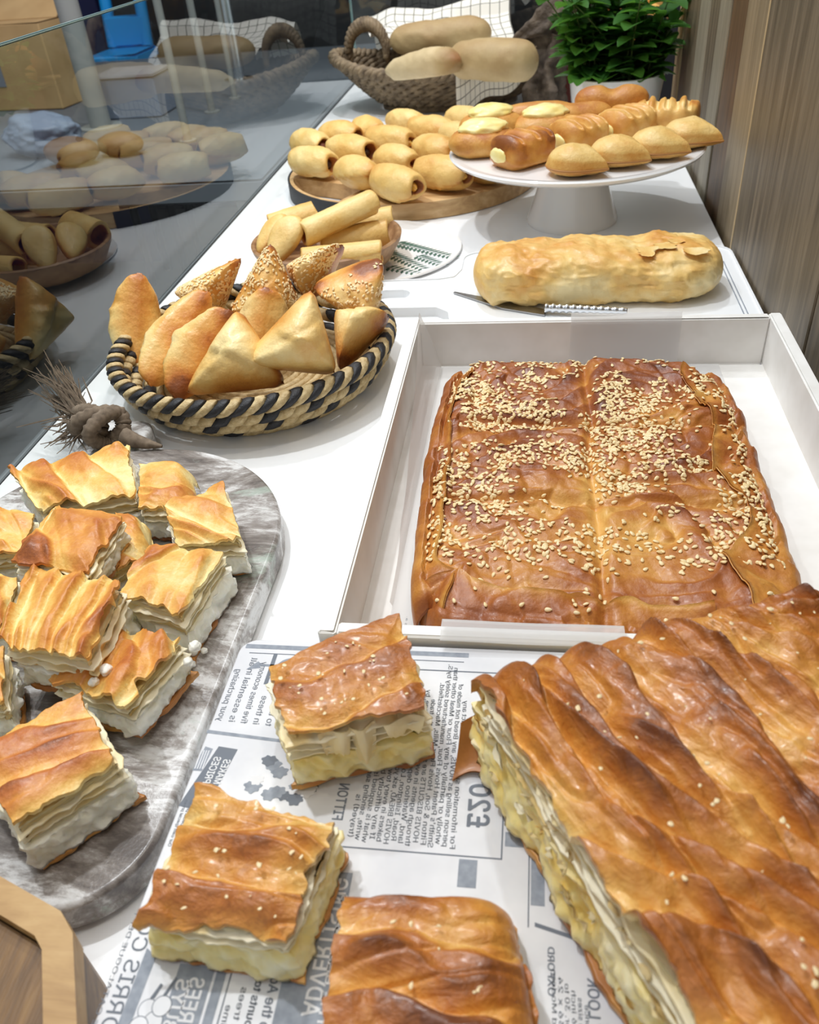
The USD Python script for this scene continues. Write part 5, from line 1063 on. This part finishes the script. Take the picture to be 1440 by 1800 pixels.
CZ = CZ + 0.006 * fold_ * (0.25 + edge_) + 0.018 * F(P3(CX, CY, 0), 11, 3, 2) * (cv < 0.45) + 0.012 * sm(cu, 0.5, 0.8) * (cv < 0.3) - 0.02 * sm(1 - cu, 0.8, 1.0) * (cv < 0.35); CY = CY + 0.006 * fold_ * (cv > 0.7)
CZ = np.where(cv > 0.80, CZ + (0.058 * cu ** 1.3) * sm(cv, 0.80, 1.0), CZ); CZ = np.maximum(CZ, 0.003)
A_ = np.stack([CX, CY, CZ], -1).reshape(-1, 3); nn_ = len(A_); g = grid_faces(110, 90)
uv = np.c_[(cu * 0.30).ravel() + 0.001, sv_.ravel()]; uv = np.vstack([uv, uv])
cl = obj('checked_cloth', (np.vstack([A_, A_ - (0, -0.0006, 0.0008)]), np.vstack([g[:, ::-1], g + nn_])), M_cloth, smooth=True, uv=uv)
tag(cl, 'white cotton cloth with a thin dark check, draped through the bread basket', 'cloth')
def loaf(p0, p1, r0, r1, lb, k, brown, vert=0.9, taper=2.2):
    p0, p1 = np.array(p0, float), np.array(p1, float); d = p1 - p0; Ln = np.linalg.norm(d); yaw = math.atan2(d[1], d[0]); pt = -math.asin(d[2] / Ln)
    def ex(p, br, S, A):
        sc = (r0 + (r1 - r0) * (S + 1) / 2) / r0; p[..., 1] *= sc; p[..., 2] *= sc; p = p + np.stack([0 * S, np.cos(A), np.sin(A)], -1) * (0.0016 * F(p, 70, k + 5, 3))[..., None]; return p, br + 0.30 * sm(S, 0.5, 1.0) * (k == 1) * 2.0 + 0.12 * F(p, 30, k + 77, 3)
    m, br = along_x(Ln, endround(taper), r0, r0 * vert, 1010 + k, 70, 48, 2.1, 0.005, 18, 0.004, 0.9, 0.0, brown, 0.25, ex)
    v = m[0].copy(); v[:, 2] -= r0 * vert * 0.9
    t = thing('loaf', lb, 'bread', ((p0 + p1) / 2 - (0, 0, r0)), 'loaves in the bread basket')
    obj('crust', place((v, m[1]), (p0 + p1) / 2, yaw, pt), M_bread, t, smooth=True, attr={'brown': br})
loaf((-0.150, 1.562, 0.102), (-0.002, 1.508, 0.098), 0.034, 0.038, 'largest greyish loaf lying across the front right of the bread basket', 0, 0.40, 0.9, 4)
loaf((-0.266, 1.600, 0.084), (-0.128, 1.492, 0.108), 0.018, 0.030, 'tapered loaf with a brown blunt tip, at the front of the bread basket', 1, 0.06, 0.95, 3)
loaf((-0.275, 1.728, 0.112), (-0.085, 1.712, 0.118), 0.032, 0.034, 'greyish loaf lying across the back of the bread basket', 2, 0.45, 0.9, 4)

# driftwood
t = thing('driftwood', 'dark gnarled piece of driftwood between the bread basket and the plant pot', 'driftwood', (0.03, 1.70, 0))
def gnarl(pts, rad, k, name):
    pts = np.array(pts, float); s = np.linspace(0, len(pts) - 1, 70); p = np.stack([np.interp(s, np.arange(len(pts)), pts[:, i]) for i in range(3)], 1); r = np.interp(s, np.arange(len(pts)), rad)
    m = tube(p, r, 30); v = m[0]; a = v[:-2].reshape(70, 30, 3); c_ = a.mean(1, keepdims=True); dr = (a - c_); th_ = np.arange(30) * 2 * math.pi / 30
    dr = dr * (1 + 0.22 * np.sin(th_ * 5 + s[:, None] * 1.2)[..., None] + 0.5 * F(a * np.array([1.0, 1, 1]), 42, k, 3)[..., None]); v = np.vstack([(c_ + dr).reshape(-1, 3), v[-2:]]); v[:, 2] = np.maximum(v[:, 2], 0.001)
    obj(name, (v, m[1]), M_bark, t, smooth=True)
gnarl([(-0.040, 1.590, 0.118), (0.0, 1.585, 0.132), (0.045, 1.590, 0.155), (0.100, 1.60, 0.195)], [0.008, 0.022, 0.027, 0.028], 1, 'branch')
gnarl([(0.014, 1.585, 0.004), (0.010, 1.58, 0.040), (0.015, 1.585, 0.08), (0.030, 1.59, 0.125)], [0.036, 0.034, 0.028, 0.022], 2, 'trunk')

# plant
VX, VY, VR, VZ = 0.118, 1.415, 0.0705, 0.092
t = thing('potted_mint', 'bushy green mint plant in a white round pot behind the cake stand', 'potted plant', (VX, VY, 0))
obj('pot', lathe([(0, 0.001), (0.05, 0.001), (0.056, 0.006), (0.067, 0.06), (0.0705, 0.088), (0.0712, VZ), (0.0695, VZ + 0.001), (0.066, VZ), (0.064, 0.076), (0, 0.074)], VX, VY, 80), M_porc, t, smooth=40)
u, v = np.meshgrid(np.linspace(0.001, 1, 12), np.arange(40) * 2 * math.pi / 40, indexing='ij'); X, Y = VX + 0.065 * u * np.cos(v), VY + 0.065 * u * np.sin(v)
obj('soil', (np.stack([X, Y, 0.080 + 0.005 * F(P3(X, Y, 0), 90, 2, 2)], -1).reshape(-1, 3), grid_faces(12, 40, closed_v=True)), M_soil, t, smooth=True)
rng = np.random.default_rng(21)
def leaf_mesh(p, d, up, L_, W_):
    d = d / np.linalg.norm(d); sd = np.cross(d, up); sd /= np.linalg.norm(sd) + 1e-9; up = np.cross(sd, d)
    s = np.linspace(0, 1, 6); w = W_ * np.sin(math.pi * np.clip(s * 0.94 + 0.04, 0, 1)) ** 0.75; v = []
    for k in range(6):
        for q_ in (-1, 0, 1): v.append(p + d * s[k] * L_ + sd * q_ * w[k] / 2 + up * (0.18 * abs(q_) * w[k] - 0.30 * L_ * s[k] ** 2))
    return np.array(v), grid_faces(6, 3)
LV = []
for k in range(46):
    a_, r_ = rng.uniform(0, 2 * math.pi), 0.056 * math.sqrt(rng.uniform(0, 1)); b0 = np.array([VX + r_ * math.cos(a_), VY + r_ * math.sin(a_), 0.078])
    lean = np.array([math.cos(a_), math.sin(a_), 0]) * r_ / 0.056 * rng.uniform(0.1, 0.50) + rng.normal(0, 0.10, 3); Hs = rng.uniform(0.09, 0.185) * (1 - 0.25 * r_ / 0.056)
    if k < 4: lean = np.array([-0.75, -0.25, 0]); Hs = 0.13 + 0.02 * k
    s = np.linspace(0, 1, 8); P = b0 + np.outer(s, [0, 0, Hs]) + np.outer(s ** 1.7 * Hs, lean * [1, 1, 0])
    obj('stem', tube(P, 0.0013 * (1.2 - 0.6 * s), 5), M_stem, t, smooth=True)
    for f in np.arange(0.16, 1.0, 0.145):
        pt = np.array([np.interp(f, s, P[:, i]) for i in range(3)]); a0 = rng.uniform(0, 6.3)
        for sg in (0, math.pi):
            d = np.array([math.cos(a0 + sg), math.sin(a0 + sg), rng.uniform(0.0, 0.7)]); L_ = rng.uniform(0.032, 0.048) * (1.1 - 0.35 * f)
            LV.append(leaf_mesh(pt, d, np.array([0, 0, 1.0]), L_, L_ * 0.80))
    LV.append(leaf_mesh(P[-1], np.array([rng.normal(), rng.normal(), 1.2]), np.array([rng.normal(), rng.normal(), 0.1]), 0.02, 0.015))
LV.sort(key=lambda m: np.linalg.norm(m[0].mean(0) - (0, 0, 0.34)))
for m in LV[:300]: obj('leaf', m, M_leaf, t, smooth=True)
obj('inner_leaves', join(*LV[300:]), M_leaf, t, smooth=True, kind='stuff')

# pastries behind the plant, on a low dark red box
t = thing('dark_red_box', 'dark red box behind the plant pot carrying a few pastries', 'box', (0.19, 1.66, 0))
obj('body', bevel_box(0.112, 0.205, 1.60, 1.72, 0.0, 0.088, 0.003), M_terra, t)
obj('lid', bevel_box(0.108, 0.2055, 1.595, 1.725, 0.0882, 0.0945, 0.002), W_rim, t)
def bun(x, y, z, r, lb, k, mt=None, sc=(1, 1, 0.8)):
    iv = np.array(ico2.vertices); iv = iv * (1 + 0.10 * F(iv, 2, k, 2))[:, None] * r * np.array(sc); iv[:, 2] += r * sc[2] * 0.95
    t = thing('bun', lb, 'pastry', (x, y, z)); obj('dough', (iv + (x, y, z), np.array(ico2.faces)), mt or M_roll, t, smooth=True, attr={'brown': 0.6 + 0.3 * F(iv, 60, k, 2)})
bun(0.150, 1.625, 0.0945, 0.024, 'small pale bun on the dark red box, just right of the mint leaves', 1)
bun(0.185, 1.640, 0.0945, 0.028, 'larger golden bun on the dark red box beside the wooden partition', 2, None, (1, 1, 1.1))
bun(0.180, 1.690, 0.0945, 0.040, 'brown bun topmost behind the mint plant beside the partition', 3, None, (1.1, 0.9, 1.25))
t = thing('bread_ring', 'orange brown curved bread behind the mint plant, over the driftwood root', 'bread', (0.075, 1.66, 0))
aa = np.linspace(0.1, 2.6, 40); obj('crust', tube(np.c_[0.088 + 0.050 * np.cos(aa), np.full(40, 1.665), 0.100 + 0.045 * np.sin(aa)], 0.023 * np.sin(np.linspace(0.4, 2.7, 40)) ** 0.5, 16), M_roll, t, smooth=True, attr={'brown': np.full(40 * 16 + 2, 0.85)})
obj('support', bevel_box(0.048, 0.104, 1.64, 1.69, 0.0, 0.075, 0.002), M_terra, t)

# ------------------------------------------------------------------ beyond the glass
t = thing('side_table', 'grey table on the other side of the glass screen', 'table', (-1.3, 2.0, ZF))
obj('table_top', bevel_box(-2.6, -0.50, 1.527, 3.1, -0.11, -0.07, 0.004), M_table, t)
for x in (-2.5, -0.56):
    for y in (1.6, 3.05): obj('leg', bevel_box(x - 0.02, x + 0.02, y - 0.02, y + 0.02, ZF, -0.1102, 0.003), M_grey, t)
ZS = -0.07
t = thing('grey_post', 'thick grey metal post rising behind the glass, left of the blue chair', 'post', (-1.05, 2.04, ZS)); obj('shaft', tube([(-1.05, 2.04, ZS + 0.004), (-1.05, 2.04, 0.9)], 0.026, 20), M_grey, t, smooth=40); obj('foot_plate', tm(trimesh.creation.cylinder(0.05, 0.004, sections=24).apply_translation((-1.05, 2.04, ZS + 0.002))), M_grey, t)
for x, y, r, lb, mt in [(-0.76, 1.85, 0.0085, 'thin metal rod behind the glass, right of the blue chair', M_grey), (-0.80, 2.14, 0.0085, 'thin metal rod behind the glass, left of the shiny pipe', M_grey), (-0.79, 2.30, 0.007, 'thinnest metal rod behind the glass, next to the shiny pipe', M_grey), (-0.86, 2.57, 0.019, 'shiny white metal pipe behind the glass', M_chrome)]:
    t = thing('metal_rod', lb, 'rod', (x, y, ZS)); obj('shaft', tube([(x, y, ZS + 0.004), (x, y, 0.9)], r, 14), mt, t, smooth=40); obj('foot_plate', tm(trimesh.creation.cylinder(r * 2.2, 0.004, sections=24).apply_translation((x, y, ZS + 0.002))), mt, t)
t = thing('cardboard_box', 'brown cardboard box with a grey label, at the left behind the glass', 'cardboard box', (-1.36, 2.39, ZS))
obj('carton', place(bevel_box(-0.22, 0.10, -0.09, 0.09, 0.0, 0.205, 0.003), (-1.36, 2.39, ZS), -0.12), M_cardboard, t)
obj('label', place(bevel_box(-0.18, -0.055, -0.0922, -0.0902, 0.06, 0.16, 0.0002), (-1.36, 2.39, ZS), -0.12), M_label, t); obj('flap', place(bevel_box(-0.219, 0.099, -0.003, 0.11, 0.0, 0.003, 0.0005), (-1.36, 2.39, ZS + 0.2052), -0.12, 0, 0.5), M_cardboard, t)
t = thing('white_bag', 'crumpled white plastic bag in front of the cardboard box, behind the glass', 'bag', (-1.07, 1.80, ZS))
iv = np.array(trimesh.creation.icosphere(4).vertices); iv = iv * (1 + 0.22 * F(iv, 2.5, 3, 4))[:, None] * (0.085, 0.055, 0.045); iv[:, 2] = np.maximum(iv[:, 2] + 0.040, 0.0); obj('film', (iv + (-1.07, 1.80, ZS), np.array(trimesh.creation.icosphere(4).faces)), M_bag, t, smooth=True)
t = thing('blue_chair', 'bright blue plastic bar chair seen through the glass', 'chair', (-1.52, 3.25, ZF))
for x in (-1.590, -1.455): obj('back_post', tube([(x, 3.36, -0.06), (x + 0.005, 3.38, 0.12), (x + 0.03, 3.40, 0.40)], 0.022, 10), M_blue, t, smooth=True)
obj('back_panel', bevel_box(-1.60, -1.44, 3.345, 3.365, -0.06, 0.04, 0.006), M_blue, t); obj('seat', bevel_box(-1.61, -1.42, 3.16, 3.37, -0.10, -0.062, 0.008), M_blue, t)
for x in (-1.60, -1.44):
    for y in (3.18, 3.35): obj('leg', tube([(x, y, ZF), (x, y, -0.1002)], 0.016, 10), M_black, t, smooth=True)
t = thing('pale_box', 'pale blue grey box on the table behind the glass, below the blue chair', 'box', (-1.0, 2.20, ZS))
obj('carton', bevel_box(-1.085, -0.925, 2.12, 2.26, ZS, 0.02, 0.003), M_bag, t); obj('lid', bevel_box(-1.088, -0.922, 2.117, 2.263, 0.0202, 0.026, 0.002), M_label, t)
for k, (x, y, r, lb) in enumerate([(-0.955, 1.700, 0.040, 'dark brown bun on the table behind the glass, right of the white bag'), (-0.875, 1.760, 0.034, 'smaller dark brown bun on the table behind the glass, near the grey post')]): bun(x, y, ZS, r, lb, 20 + k, plain('dark_bun', lin(104, 72, 46), 0.6) if k == 0 else '/World/Looks/dark_bun', (1.5, 1, 0.7))
t = thing('navy_panel', 'dark navy board standing far behind the glass at the top left', 'panel', (-2.1, 3.3, ZF)); obj('board', bevel_box(-2.6, -1.66, 3.45, 3.48, ZF, 0.7, 0.003), M_navy, t)
t = thing('black_bag', 'black rounded bag in the dark behind the bread basket', 'bag', (0.05, 2.6, -0.2))
iv = np.array(trimesh.creation.icosphere(3).vertices); iv = iv * (1 + 0.15 * F(iv, 2, 8, 3))[:, None] * (0.22, 0.14, 0.22); obj('body', (iv + (0.02, 2.75, 0.12), np.array(trimesh.creation.icosphere(3).faces)), M_black, t, smooth=True)
obj('stand', bevel_box(-0.15, 0.19, 2.63, 2.87, ZF, -0.105, 0.01), M_dark, t)
